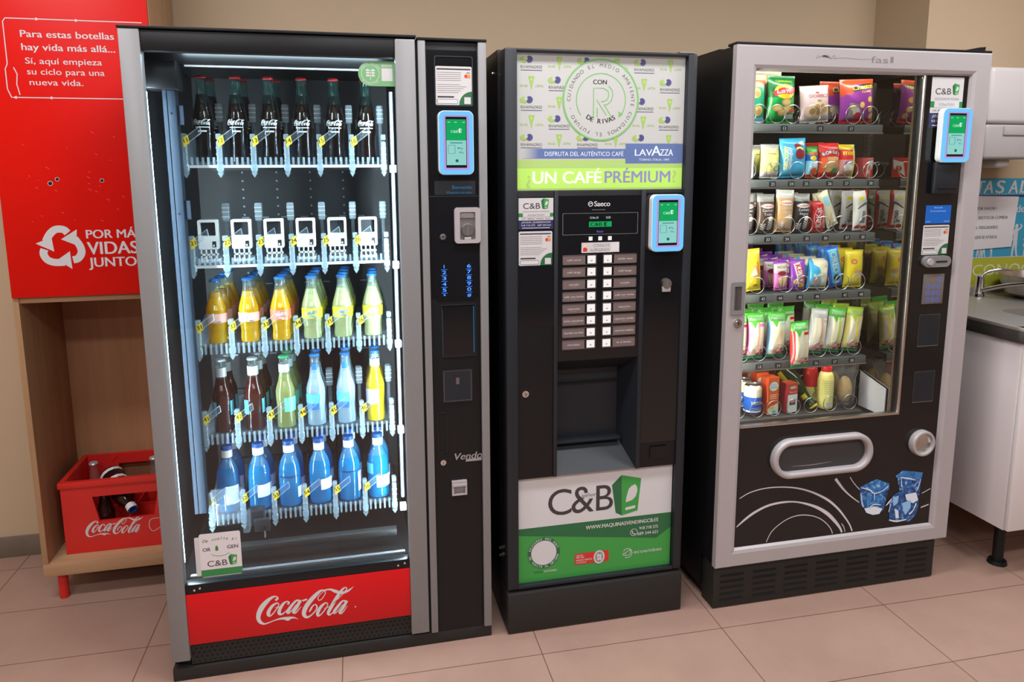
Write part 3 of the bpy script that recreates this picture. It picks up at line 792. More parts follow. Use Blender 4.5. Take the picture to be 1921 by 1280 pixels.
for k, src in enumerate((wA, wB, wC, wD, wE, wF)):
    for j in range(2):
        put(src, (XC(k)+.006*j, .222+.070*j, DECK[4]+.0005), 'blue water bottle with white neck seal, %s in the %s, bottom tray' % (ORD[j], LANE[k]), 'blue water bottles on the bottom tray')

# returned bottles in the crate
bz = .1452+.0085
P('ring_white', (.7, .68, .66), .5)
rbp = [(r*1.12, z*1.04) for r, z in bp_]
rb = bottle('glass_bottle', rbp, 'brown_glass', 'brown glass bottle lying on its side, neck poking out of the crate front', 'bottle', None,
            ([(.0403, .055, .068, -3.14, 3.14, 'ring_white'), (.0403, .012, .024, -3.14, 3.14, 'ring_white'), (.0174, .186, .210, -3.14, 3.14, 'ring_white')],))
g = G(); g.lathe([(.0163, .2105), (.0125, .2112), (.0120, .196), (.001, .196)], 'cap_water', 16); g.build('mouth', rb)
rb.location = (-.345, .752, .366); rb.rotation_mode = 'QUATERNION'; rb.rotation_quaternion = Vector((.12, -.175, -.088)).to_track_quat('Z', 'Y')
rb['group'] = 'empty bottles in the crate'
for i, (x, y, lbl) in enumerate(((-.337, .636, 'empty dark bottle upright in the crate, left of the lying one'), (-.412, .790, 'empty clear bottle at the back left corner of the crate'), (-.205, .795, 'empty clear bottle seen through the crate back opening'))):
    if i == 0:
        eb = bottle('glass_bottle', tp, 'brown_glass', lbl, 'bottle', group='empty bottles in the crate'); eb.location = (x, y, bz)
    elif i == 1:
        ec = bottle('glass_bottle', cp, 'bottle_glass', lbl, 'bottle', cap=(crown(.0138, .247), 'cap_grey'), group='empty bottles in the crate'); ec.location = (x, y, bz)
    else: dup(ec, (x, y, bz), lbl)

# ------------------------------------------------------------------ bottle vending machine
vm = thing('drinks_vending_machine', 'large glass fronted bottle vending machine with red lower panel and silver posts', 'vending machine', (0, 0, 0))
VW, VD, VH = .9435, .80, 1.83
g = G()
g.box(0, .028, .03, VD, .042, VH-.004, 'black'); g.box(.712, .716, .06, VD, .30, VH-.03, 'vend_dark'); g.box(VW-.02, VW, .03, VD, .042, VH-.004, 'black')
g.box(.716, VW-.02, .065, VD, .042, VH-.02, 'black'); g.box(.028, .712, VD-.02, VD, .042, VH-.03, 'vend_dark')
g.box(.0, VW, .03, VD, VH-.03, VH, 'black', .002); g.box(.028, .70, .05, VD-.02, .042, .285, 'vend_dark')
# rivet rows and slots on the back wall
g.y0 = VD-.0205
for x in (.18, .30, .42, .54):
    for i in range(44): g.disc(x, .32+i*.031, .004, 'alu', 1, 6)
for zz in (1.30, 1.05, .78, .52):
    for i in range(8): g.rect(.10+i*.07, zz, .125+i*.07, zz+.004, 'alu', 1)
g.build('cabinet_body', vm)
g = G(); g.box(0, .050, -.004, .03, .066, VH-.001, 'silver', .003); o = g.build('door_post', vm)
g = G(); g.box(.690, .745, -.004, .03, .048, VH-.005, 'silver', .003); g.build('door_post', vm)
g = G(); g.box(.752, .773, -.004, .03, .043, VH-.006, 'silver', .002); g.build('door_post', vm)
g = G(); g.box(.9195, .9435, -.004, .03, .040, VH-.006, 'silver', .002); g.build('door_post', vm)
g = G(); g.box(.0505, .6895, .0, .03, 1.775, VH-.003, 'black', .002); g.build('top_band', vm)
g = G(); g.box(-.002, .748, -.006, .06, VH-.001, VH+.006, 'black', .001); g.box(.75, VW+.001, -.006, .06, VH-.006, VH+.001, 'black', .001); g.build('top_edge', vm)
g = G(); g.box(.745, .752, .004, .06, .04, VH-.006, 'hole'); g.build('door_gap', vm)
g = G(-.0012); g.box(.0505, .6895, -.001, .03, .113, .270, 'red_print', .001)
cola_script(g, .2435, .1500, .277, 'white_print', 1, 7)
g.disc(.523, .166, .0022, 'white_print', 1, 8)
o = g.build('lower_panel', vm); o['label'] = 'red lower panel with white script logo'
# perforated grille
g = G(.0098); g.box(.0505, .6895, .010, .03, .045, .113, 'black_matt')
for j in range(5):
    for i in range(44):
        x = .058+.0144*i+(.0072 if j % 2 else 0); z = .053+.0135*j
        if x < .685: g.rect(x-.0032, z-.003, x+.0032, z+.003, 'hole', 1)
g.build('grille', vm)
g = G(); g.box(-.002, VW+.001, .004, .10, .0, .040, 'black_matt', .003); g.box(.0, VW, .10, VD, 0, .042, 'black'); 
g.build('plinth', vm)
g = G(); g.box(.0505, .6895, .0005, .03, .270, .300, 'black', .002); g.box(.06, .68, .032, .045, .300, .310, 'alu', .002)
for x, z in ((.075, .283), (.09, .287), (.655, .283), (.675, .288)): g.cyl((x, .002, z), (x, -.002, z), .004, .003, 'chrome', 10)
g.build('glass_ledge', vm)
g = G(); g.box(.0505, .6895, .012, .018, .300, 1.775, 'pane'); g.build('glass_pane', vm)
# tube lamps behind the door posts and under the top
for p0, p1, gm in (((.037, .062, .34), (.037, .062, 1.68), 'tube_glow'), ((.703, .062, .34), (.703, .062, 1.72), 'tube_glow'), ((.12, .09, 1.795), (.66, .09, 1.795), 'tube_weak')):
    g = G(); g.cyl(p0, p1, .0055, None, gm, 10); g.build('lamp_tube', vm)
g = G(); g.box(.13, .65, .110, .114, 1.752, 1.757, 'silver_pale', .001); g.box(.03, .70, .115, .16, 1.758, 1.80, 'black', .003); g.box(.03, .115, .075, .16, 1.69, 1.764, 'black', .003); g.build('lamp_housing', vm)
g = G(); g.box(.080, .102, .115, .155, .46, 1.69, 'rail_blue', .003); g.box(.068, .078, .117, .125, .46, 1.69, 'rail_blue')
for z in (1.62, 1.36): g.box(.102, .118, .122, .126, z-.022, z+.03, 'rail_blue'); g.disc(.112, z, .003, 'hole', 1, 8)
g.y0 = .114
g.build('guide_rail', vm)
g = G(); g.cyl((.686, .16, .43), (.686, .16, 1.70), .006, None, 'alu', 12)
for z in DECK: g.box(.676, .696, .148, .170, z-.03, z-.008, 'white_plastic', .002)
g.build('guide_rail', vm)
g = G()
for y, z, h in ((.20, .395, .02), (.10, .33, .02)): g.box(.11, .66, y, y+.03, z, z+h, 'vend_dark', .002)
g.box(.03, .70, .06, VD-.02, .285, .287, 'black')
for x in (.57, .60): g.cyl((x, .198, .40), (x, .195, .40), .005, None, 'chrome', 10)
g.build('delivery_deck', vm)
# black bracket and clear chute at lower left
g = G(); g.box(.215, .262, .12, .16, .40, .45, 'charcoal', .004); g.box(.235, .28, .10, .115, .39, .43, 'charcoal', .003); g.box(.262, .266, .10, .11, .37, .41, 'alu'); g.build('bracket', vm)
g = G()
pts = []
for i in range(17):
    a = PI+PI*i/16; pts.append((.162+.046*math.cos(a), .118+.036*math.sin(a)))
n = len(pts); vs = []
for i, (x, y) in enumerate(pts):
    e = abs(i-8)/8.0
    vs.append((x, y, .43)); vs.append((x, y, .495+.03*e**3))
g.raw(vs, [(2*i, 2*i+2, 2*i+3, 2*i+1) for i in range(n-1)], 'cup_clear', True)
g.tube([(vs[2*i+1]) for i in range(n)], .0025, 'cup_clear', 6)
g.box(.116, .208, .118, .122, .43, .53, 'cup_clear'); g.box(.205, .225, .08, .12, .40, .46, 'cup_clear', .004)
o = g.build('delivery_cup', vm); o['label'] = 'clear plastic delivery cup'
# card stuck inside the glass
g = G(.0112)
g.rrect(.082, .318, .112, .437, .003, 'offwhite', -.8)
g.rrect(.095, .312, .207, .446, .006, 'paper', 0)
g.rect(.095, .314, .207, .335, 'green_mid', 1)
for i, ch in enumerate('De vuelta al'):
    g.text(ch, .107+.0078*i, .418+.006*math.sin(PI*i/11)+(.002 if i == 0 else 0), .0085, 'green_dark', 1, 'c', .0, shear=.35)
g.text('OR', .103, .392, .0105, 'dark_text', 1, 'l', .02); g.text('GEN', .199, .394, .0105, 'dark_text', 1, 'r', .02)
g.poly([(.137, .391), (.137, .401), (.141, .408), (.145, .401), (.145, .391)], 'green_mid', 1)
g.ring(.150, .392, .030, .0012, 'green_mid', 1, 16, PI*1.2, PI*1.8, rz=.018)
cb_logo(g, .113, .344, .082, l=1)
o = g.build('window_card', vm); o['label'] = 'grey and green card stuck inside the glass'
g = G(.0112)
g.disc(.623, .0+1.733, .033, M['sticker_green'] if 'sticker_green' in M else P('sticker_green', (.16, .38, .16), .5), 0, 24); g.rect(.623, 1.700, .689, 1.766, 'sticker_green', .2)
g.ring(.623, 1.733, .024, .0012, 'white_print', 1, 24)
g.arctext('CARBON NEUTRAL', .623, 1.733, .0262, 2.7, .45, .0045, 'white_print', 1)
g.arctext('BIENESTAR', .623, 1.733, .0300, 3.9, 5.5, .0045, 'white_print', 1, flip=True)
g.stroke([(.623, 1.716, .0018), (.623, 1.742, .0012)], 'white_print', 1, sm=0)
for s_ in (-1, 1):
    for z in (1.728, 1.735, 1.742): g.disc(.623+s_*.007, z, .0055, 'white_print', 1, 10, rz=.0026)
g.text('BIENESTAR', .668, 1.752, .0055, 'white_print', 1, 'c', .02, wd=.028); g.rect(.653, 1.714, .683, 1.748, 'offwhite', 1)
o = g.build('window_sticker', vm); o['label'] = 'round green sticker at the top right of the glass'

# trays
def vend_tray(r):
    z0 = DECK[r]
    g = G(); g.box(.104, .664, .178, .60, z0-.004, z0, 'flap_plastic'); g.box(.104, .664, .60, .62, z0-.02, z0+.02, 'charcoal')
    if r < 2: g.box(.108, .66, .176, .182, z0-.014, z0-.006, 'white_plastic')
    t = g.build('bottle_tray', vm)
    g = G()
    for k in range(6):
        for i in range(5):
            x = .1185+.0925*k+.0148*i
            lo, hi = (z0-.006, z0+.016) if r < 2 else (z0-.024, z0+.008)
            g.box(x, x+.0062, .166, .178, lo, hi, 'clear_plastic', .0015, 1)
    g.build('pin_comb', t)
    for k in range(7):
        x = .105+.0925*k
        g = G()
        g.box(x-.0072, x+.0072, .160, .178, z0-.028, z0+.062, 'clear_plastic', .003, 1)
        for q in (.004, .022, .040): g.box(x-.0082, x+.0082, .1585, .1605, z0+q, z0+q+.004, 'clear_plastic')
        g.prism([(x-.0085, z0-.028), (x+.0085, z0-.028), (x, z0-.042)], .160, .176, 'clear_plastic')
        g.box(x-.0070, x+.0070, .158, .180, z0+.066, z0+.082, 'clear_plastic', .002, 1)
        g.box(x-.0095, x+.0095, .160, .176, z0-.022, z0-.004, 'clear_plastic', .002, 1)
        g.prism([(.178, z0), (.60, z0), (.60, z0+.10), (.40, z0+.085), (.178, z0+.055)], x-.001, x+.001, 'flap_plastic', 'x')
        g.build('lane_divider', t)
        tall = (r in (0, 1)) or (r == 3 and k >= 4)
        if tall and k > 0:
            X = x-.004
            g = G(); g.box(X-.010, X+.010, .230, .262, z0+.118, z0+.172, 'clear_plastic', .003, 1)
            for q in (.132, .146, .158): g.box(X-.0105, X+.0105, .2295, .231, z0+q, z0+q+.0012, 'white_plastic')
            g.box(X-.005, X+.005, .232, .25, z0+.0, z0+.118, 'flap_plastic', .002, 1)
            g.build('lane_guide', t)
    for k in range(6):
        x = .105+.0925*k
        a = math.radians(37); c, s = math.cos(a), math.sin(a)
        zf = z0+.048
        def q(u, v): return (x+.004+u*c-v*s*.3, zf+u*s+v)
        g = G(.158)
        g.frame([q(-.002, 0), q(.058, 0), q(.058, .020), q(-.002, .020)], [q(.0, .002), q(.056, .002), q(.056, .018), q(0, .018)], .1555, .1575, 'clear_plastic')
        g.poly([q(-.002, 0), q(.058, 0), q(.058, .020), q(-.002, .020)], 'flap_plastic', 0)
        f = g.build('price_flap', t)
        g = G(.1550)
        g.poly([q(-.004, -.002), q(.016, -.002), q(.016, .021), q(-.004, .021)], 'yellow_tag', 0)
        g.text('%d%d' % (r+1, k+1), q(.006, .004)[0], q(.006, .004)[1]+.001, .0125, 'black_ink', 1.5, 'c', .02, rot=.25)
        # a tag is glued to the flap: part of the tray
        o = g.build('number_tag', t); o['label'] = 'yellow tag %d%d' % (r+1, k+1)
    if r == 1:
        for k in range(6):
            X = XC(k)-.006
            g = G()
            g.frame(rr(X-.028, z0+.038, X+.028, z0+.125, .004, 2), rr(X-.021, z0+.078, X+.021, z0+.118, .003, 2), .205, .235, 'white_plastic')
            g.raw([(X-.021, .222, z0+.078), (X+.021, .222, z0+.078), (X+.021, .222, z0+.118), (X-.021, .222, z0+.118)], [(0, 1, 2, 3)], 'charcoal')
            g.y0 = .205
            g.rect(X+.010, z0+.044, X+.021, z0+.062, 'charcoal', 1); g.rect(X+.012, z0+.046, X+.0165, z0+.052, 'white_plastic', 2)
            for i in range(4): g.box(X-.024+.0135*i, X-.020+.0135*i, .205, .225, z0, z0+.040, 'white_plastic')
            g.box(X-.024, X+.024, .205, .226, z0+.020, z0+.025, 'white_plastic'); g.box(X-.026, X+.026, .21, .30, z0+.001, z0+.008, 'white_plastic')
            o = g.build('bottle_pusher', t); o['label'] = 'white plastic pusher of an empty lane'
for r in range(5): vend_tray(r)

# service column
g = G(.0)
g.box(.773, .9195, .004, .03, .040, VH-.007, 'black', .002)
g.y0 = .0035
g.rect(.776, 1.10, .917, 1.80, 'black_gloss', 1); g.rect(.776, 1.396, .917, 1.399, 'charcoal', 2)
g.rect(.776, .6085, .917, .6100, 'charcoal', 2)
for z0, z1, x0, x1 in ((.925, 1.082, .803, .905), (.785, .885, .803, .893)):
    g.frame(rr(x0, z0, x1, z1, .002, 1), rr(x0+.002, z0+.002, x1-.002, z1-.002, .001, 1), .001, .004, 'charcoal')
    g.rect(x0+.002, z0+.002, x1-.002, z1-.002, 'black_gloss', 1)
g.rect(.898, .935, .900, 1.075, 'lcd_text', 3); g.rect(.806, .93, .807, 1.07, M['edge_blue'] if 'edge_blue' in M else P('edge_blue', (.03, .08, .18), .4), 3)
g.rect(.806, .788, .890, .882, 'cup_brown', 2); g.rect(.808, .790, .888, .880, 'charcoal', 3); g.rect(.843, .84, .853, .86, 'cup_brown', 4)
g.frame(rr(.785, .630, .813, .756, .002, 1), rr(.787, .632, .811, .754, .001, 1), .001, .004, 'charcoal')
g.text('Vendo', .830, .602, .021, 'grey_text', 2, 'l', .03, wd=.088, shear=.25); g.poly([(.868, .594), (.917, .594), (.919, .602), (.870, .602)], 'grey_text', 2)
g.build('service_panel', vm)
g = G(.003); notice(g, .800, 1.652, .903, 1.757); g.frame(rr(.797, 1.648, .906, 1.785, .006), rr(.800, 1.651, .903, 1.782, .005), .001, .004, 'charcoal')
g.build('notice_card', vm)
terminal(vm, .803, 1.458, .902, 1.635, .0035)
g = G(.0033); g.rect(.791, 1.402, .909, 1.441, 'charcoal', 1); g.text('Bienvenido', .900, 1.418, .0095, 'lcd_text', 2, 'r', .0, wd=.058); g.text('Máquina en uso', .898, 1.405, .006, 'lcd_text', 2, 'r', .0, wd=.072)
g.build('display', vm)
g = G(.0035)
g.frame(rr(.8455, 1.262, .9215, 1.365, .010), rr(.861, 1.272, .906, 1.352, .004), -.008, .004, 'silver_pale')
g.raw([(.861, .003, 1.272), (.906, .003, 1.272), (.906, .003, 1.352), (.861, .003, 1.352)], [(0, 1, 2, 3)], 'silver_dark')
g.box(.862, .905, -.001, .003, 1.335, 1.352, 'silver_pale', .001)
g.cyl((.884, .003, 1.300), (.884, -.007, 1.300), .0185, .017, 'steel', 24); g.box(.8825, .8855, -.009, -.006, 1.288, 1.312, 'silver_dark'); g.box(.874, .894, -.006, .002, 1.270, 1.280, 'silver_pale', .002)
o = g.build('coin_slot', vm); o['label'] = 'pale metal coin slot with a round insert'
lock(vm, .812, 1.282, .0035, .0095)
lock(vm, .800, .598, .0035, .0085)
g = G(.0033); g.rect(.791, 1.092, .906, 1.214, 'black_gloss', 1)
for i in range(6):
    for x, ch in ((.814, '12345*'[i]), (.887, '67890#'[i])):
        z = 1.194-.0172*i
        g.text(ch, x, z-.004, .0098, 'key_blue', 2, 'c', .03, wd=.011 if ch not in '1*' else None)
        if i < 5: g.rect(x-.009, z-.0085, x+.009, z-.0078, 'key_blue', 2)
g.build('keypad', vm)
g = G(); g.frame([(.824, .492), (.870, .492), (.870, .537), (.824, .537)], [(.830, .496), (.864, .496), (.864, .524), (.830, .524)], -.008, .004, 'silver_pale')
g.raw([(.830, .001, .496), (.864, .001, .496), (.864, -.004, .524), (.830, -.004, .524)], [(0, 1, 2, 3)], 'silver')
g.box(.824, .870, -.010, .0, .520, .528, 'silver_pale', .001)
o = g.build('coin_return', vm)

# ------------------------------------------------------------------ coffee machine
cm = thing('coffee_machine', 'black hot drinks vending machine with lit poster on top, in the middle', 'vending machine', (.9962, 0, 0))
KW, KH = .596, 1.8126
g = G(); g.box(0, KW, .10, .74, .0, 1.822, 'black', .003); g.box(.002, KW-.002, .03, .10, .0, .146, 'black_matt'); g.build('cabinet_body', cm)
g = G(); g.box(-.001, KW+.001, -.008, .12, .003, .1385, 'black_matt', .004); g.build('plinth', cm)
g = G()
# door shell: side rails, top rail, bottom rail, panels left and right of the niche
g.box(0, .038, 0, .098, .147, KH, 'charcoal', .006); g.box(KW-.031, KW, 0, .098, .147, KH, 'charcoal', .006)
g.box(.036, KW-.03, .001, .098, 1.803, KH, 'charcoal', .003); g.box(.036, KW-.03, .001, .098, .147, .158, 'charcoal', .002)
g.box(.036, .150, .006, .098, .516, 1.409, 'black', .001); g.box(.150, .162, .003, .098, .516, 1.409, 'charcoal', .001)
g.box(.426, .440, .003, .098, .516, 1.409, 'charcoal', .001); g.box(.440, KW-.03, .006, .098, .516, 1.409, 'black', .001)
g.box(.162, .426, .006, .098, .887, 1.409, 'black', .001)
g.box(.036, KW-.03, .02, .098, .156, .520, 'black'); g.box(.036, KW-.03, .02, .098, 1.405, 1.806, 'black')
g.y0 = .0058
g.rect(.040, 1.0, .150, 1.392, 'black_gloss', 1); g.rect(.442, .60, .562, 1.40, 'black_gloss', 1)
g.build('door', cm)
g = G()
o4 = [(.162, .518), (.426, .518), (.426, .887), (.162, .887)]; i4 = [(.166, .600), (.392, .600), (.392, .835), (.166, .835)]
vs = [(x, .006, z) for x, z in o4]+[(x, .095, z) for x, z in i4]
g.raw(vs, [(0, 1, 5, 4), (1, 2, 6, 5), (2, 3, 7, 6), (3, 0, 4, 7)], 'charcoal'); g.raw(vs[4:], [(0, 1, 2, 3)], 'charcoal')
g.box(.170, .395, .06, .094, .598, .608, 'charcoal', .002); g.box(.166, .39, .085, .0945, .79, .793, 'black')
g.box(.475, .53, .002, .006, .545, .585, 'black'); 
o = g.build('cup_niche', cm); o['label'] = 'recessed dark cup niche'
g = G(.0055); g.frame([(.476, .545), (.533, .545), (.533, .585), (.476, .585)], [(.478, .547), (.531, .547), (.531, .583), (.478, .583)], .003, .006, 'charcoal'); g.rect(.51, .55, .528, .581, 'hole', 1)
g.build('coin_return', cm)
g = G(); g.box(KW-.06, KW-.012, .0, .05, KH, KH+.004, 'silver_dark'); g.build('hinge', cm)
g = G()
for z in (.246, .22): g.cyl((-.001, .10, z), (-.006, .10, z), .006, None, 'chrome', 10)
for z in (.27,): g.cyl((KW+.001, .11, z), (KW+.006, .11, z), .006, None, 'chrome', 10)
g.cyl((-.001, .16, 1.76), (-.004, .16, 1.76), .005, None, 'chrome', 8); g.build('bolt', cm)

# lit poster
def sign(name, col, s): return pm(name, col, .35, emit=col, estr=s)
M['sg_pale'] = sign('sign_pale', (.46, .46, .44), .16); M['sg_green'] = sign('sign_green', (.34, .55, .10), .55); M['sg_lime'] = sign('sign_lime', (.36, .52, .16), .18)
M['sg_leafgreen'] = sign('sign_leaf', (.30, .45, .10), .15); M['sg_navy'] = sign('sign_navy', (.07, .07, .20), .1); M['sg_blue'] = sign('sign_blue', (.10, .15, .32), .2)
M['sg_ring'] = sign('sign_ring', (.16, .40, .12), .2); M['sg_white'] = sign('sign_white', (.9, .95, .75), 1.1); M['sg_violet'] = sign('sign_violet', (.22, .20, .42), .3)
M['sg_text'] = sign('sign_text', (.62, .66, .75), .3); M['sg_grey'] = sign('sign_grey', (.12, .13, .11), .05); M['sg_black'] = sign('sign_black', (.02, .02, .02), 0)
g = G(.0195)
g.box(.040, .564, .0198, .022, 1.410, 1.803, 'sg_pale')
g.y0 = .0195
def leaf(x, z):
    g.disc(x-.022, z+.010, .013, 'sg_leafgreen', 1, 12, rz=.009); g.disc(x-.006, z+.011, .010, 'sg_navy', 1.4, 12); g.disc(x-.017, z+.013, .006, 'sg_pale', 1.6, 8)
    g.text('RIVAMADRID', x, z-.014, .008, 'sg_grey', 1, 'c', wd=.064); g.rect(x-.032, z-.020, x+.032, z-.0185, 'sg_navy', 1)
def cone(x, z):
    g.poly([(x-.009, z+.020), (x, z-.018), (x+.009, z+.020)], 'sg_leafgreen', 1); g.disc(x, z+.011, .004, 'sg_lime', 1.4, 8)
    g.text('RIVAS', x-.012, z-.010, .0065, 'sg_leafgreen', 1, 'r', wd=.022); g.text('LIMPIA', x+.012, z-.010, .0065, 'sg_leafgreen', 1, 'l', wd=.024)
for j, z in enumerate((1.778, 1.722, 1.665, 1.612, 1.558)):
    for i, x in enumerate((.084, .168, .256, .345, .432, .516)):
        if i in (2, 3) and j in (1, 2, 3): continue
        (leaf if (i+j) % 2 == 0 else cone)(x, z-.004)
cx_, cz_ = .2965, 1.674
g.disc(cx_, cz_, .118, 'sg_pale', 2, 48); g.ring(cx_, cz_, .1165, .005, 'sg_ring', 3, 64)
g.ring(cx_, cz_, .0765, .0028, 'sg_ring', 3, 40, -.55, PI+.62); g.poly([(.352, 1.624), (.366, 1.634), (.352, 1.642)], 'sg_ring', 3.4)
ta = 'CUIDANDO EL MEDIO AMBIENTE CUIDAMOS EL FUTURO - '
for i, ch in enumerate(ta):
    if ch == ' ': continue
    a = PI-2*PI*i/len(ta); g.text(ch, cx_+.0945*math.cos(a), cz_+.0945*math.sin(a), .0105, 'sg_grey', 3, 'c', rot=a-PI/2)
g.text('CON', cx_-.004, 1.7195, .0125, 'sg_black', 3, 'c', .03, wd=.042)
g.arctext('DE RIVAS', cx_+.001, 1.688, .082, PI+1.03, 2*PI-1.03, .0135, 'sg_black', 3, .03, flip=True)
for pts in ([(.273, 1.624), (.273, 1.708), (.305, 1.708), (.318, 1.700), (.3205, 1.688), (.316, 1.676), (.305, 1.670), (.297, 1.670)], [(.320, 1.715), (.331, 1.703), (.333, 1.688), (.328, 1.672), (.314, 1.660), (.306, 1.661), (.330, 1.625)], [(.283, 1.674), (.314, 1.630)], [(.285, 1.624), (.285, 1.652)]):
    g.stroke([(a, b, .0028) for a, b in pts], 'sg_ring', 3, sm=0 if len(pts) < 3 else 1)
g.rect(.106, 1.504, .378, 1.532, 'sg_blue', 1); 
for i in range(12):
    f = (i+.5)/12; g.rect(.058+.004*i, 1.504, .062+.004*i, 1.532, sign('sign_fade_%d' % i, tuple(a*(1-f)+b*f for a, b in zip((.46, .46, .44), (.10, .15, .32))), .16), 1)
g.text('DISFRUTA DEL AUTÉNTICO CAFÉ', .124, 1.511, .0125, 'sg_text', 2, 'l', wd=.246)
g.rect(.041, 1.411, .563, 1.500, 'sg_lime', 1); g.rect(.041, 1.416, .563, 1.475, 'sg_green', 1.5)
g.rect(.377, 1.489, .563, 1.548, 'sg_blue', 2)
g.text('LAV', .407, 1.512, .019, 'sg_text', 3, 'l', .02, wd=.056); g.text('A', .461, 1.512, .029, 'sg_text', 3, 'l', .02, wd=.030); g.text('ZZA', .489, 1.512, .019, 'sg_text', 3, 'l', .02, wd=.042)
g.text('TORINO, ITALIA, 1895', .470, 1.497, .006, 'sg_text', 3, 'c', wd=.098)
g.text('¿', .074, 1.428, .034, 'sg_lime', 3, 'c', .03); g.text('UN CAFÉ', .088, 1.431, .034, 'sg_white', 3, 'l', .018, wd=.212)
g.text('PRÉMIUM', .312, 1.432, .034, 'sg_violet', 3, 'l', .018, wd=.212); g.text('?', .538, 1.432, .034, 'sg_lime', 3, 'c', .02)
o = g.build('lit_poster', cm); o['label'] = 'backlit poster with a green ring emblem'

g = G(.0052); cb_card(g, .041, 1.297, .147, 1.389); g.build('notice_card', cm)
g = G(.0052); notice(g, .041, 1.189, .144, 1.291); g.build('notice_card', cm)
# selection panel
g = G(.0055); g.rect(.163, .890, .430, 1.394, 'black_gloss', 1)
g.text('Saeco', .300, 1.362, .015, 'white_print', 2, 'c', .03, wd=.050); g.ring(.263, 1.369, .0068, .0022, 'white_print', 2, 20); g.stroke([(.257, 1.365, .002), (.263, 1.371, .002), (.269, 1.369, .002)], 'white_print', 2)
g.rect(.268, 1.351, .310, 1.352, 'grey_text', 2)
g.frame(rr(.176, 1.277, .416, 1.342, .002, 1), rr(.1772, 1.278, .4148, 1.341, .002, 1), .0045, .0053, 'silver')
g.text('12 Nov 23', .262, 1.325, .006, 'scr_white', 2, 'l', wd=.026); g.text('12:30', .313, 1.325, .006, 'scr_white', 2, 'l', wd=.014)
g.rect(.259, 1.300, .331, 1.316, 'scr_green', 2); g.text('C&B', .264, 1.303, .010, 'black', 3, 'l', .04, wd=.036); cb_box(g, .306, 1.301, .0135, 3, ('black', 'black', 'scr_green'))
g.text('Azúcar', .294, 1.283, .007, M['key_violet'] if 'key_violet' in M else M.setdefault('key_violet', glow('key_violet', (.22, .22, .9), .8)), 2, 'c', wd=.022)
g.build('selection_panel', cm)
M['key_white'] = glow('key_white', (1.0, .93, .90), .95)
for i, x in enumerate((.2645, .295, .326)):
    g = G(.0050); g.rect(x-.0075, 1.257, x+.0075, 1.273, 'black_gloss', 0); g.rect(x-.006, 1.259, x+.006, 1.271, 'key_white', 1); g.build('sugar_button', cm)
g = G(.0050); g.rect(.236, 1.222, .357, 1.253, 'offwhite', 0); g.rect(.330, 1.223, .356, 1.252, 'paper', 1)
g.text('CONSULTA', .325, 1.240, .0085, 'grey_text', 1, 'r', wd=.052); g.text('ALÉRGENOS', .325, 1.226, .0085, 'grey_text', 1, 'r', wd=.062)
g.disc(.247, 1.243, .0055, 'label_pink', 1, 12); g.poly([(.241, 1.226), (.253, 1.226), (.255, 1.234), (.247, 1.239), (.241, 1.236)], 'mark_red', 1)
o = g.build('allergen_sticker', cm); o['label'] = 'white allergen sticker'
LT = ['café corto', 'café largo', 'cortado', 'café con leche', 'capuccino', 'leche manchada', 'chocolate con leche', 'chocolate']
RT = ['añadir vaso', 'café largo', 'cortado', 'café con leche', 'capuccino', 'capuccino vainilla', 'capuccino avellana', 'té al limón']
for i in range(8):
    z1 = 1.2165-.0375*i; z0 = z1-.030
    for side in (0, 1):
        x0, x1 = ((.1765, .2845), (.3045, .4145))[side]
        g = G(.0050)
        g.frame(rr(x0, z0, x1, z1, .003, 2), rr(x0+.001, z0+.001, x1-.001, z1-.001, .002, 2), .0035, .0052, 'cup_brown')
        kx0, kx1 = (x1-.029, x1-.003) if side == 0 else (x0+.003, x0+.029)
        tx0, tx1 = (x0+.001, x1-.036) if side == 0 else (x0+.036, x1-.001)
        g.rect(x0+.001, z0+.001, x1-.001, z1-.001, 'black_gloss', 0)
        g.rect(tx0, z0+.0015, tx1, z1-.0015, M['plate_brown'] if 'plate_brown' in M else P('plate_brown', (.16, .115, .11), .4), 1)
        tx = (LT, RT)[side][i]
        g.text(tx, (tx0+tx1)/2, z0+.012, .0058, 'white_print', 2, 'c', .01, wd=min(.062, .0044*len(tx)))
        if i > 1 and i < 6: g.rect((tx0+tx1)/2-.010, z0+.007, (tx0+tx1)/2+.010, z0+.0082, 'grey_text', 2)
        g.rect(kx0, z0+.003, kx1, z1-.003, 'key_white', 1)
        cxk = (kx0+kx1)/2
        g.poly([(cxk-.003, z0+.013), (cxk-.002, z0+.0095), (cxk+.002, z0+.0095), (cxk+.003, z0+.013)], 'grey_text', 2)
        g.build('drink_button', cm)
terminal(cm, .452, 1.221, .558, 1.395, .0055)
g = G(); g.cyl((.514, .006, 1.119), (.514, -.006, 1.119), .0165, .015, 'steel', 20); g.box(.500, .528, -.004, .006, 1.092, 1.112, 'silver_pale', .003); g.box(.5125, .5155, -.008, -.004, 1.108, 1.128, 'silver_dark'); g.build('coin_slot', cm)
lock(cm, .060, .794, .003, .0105)
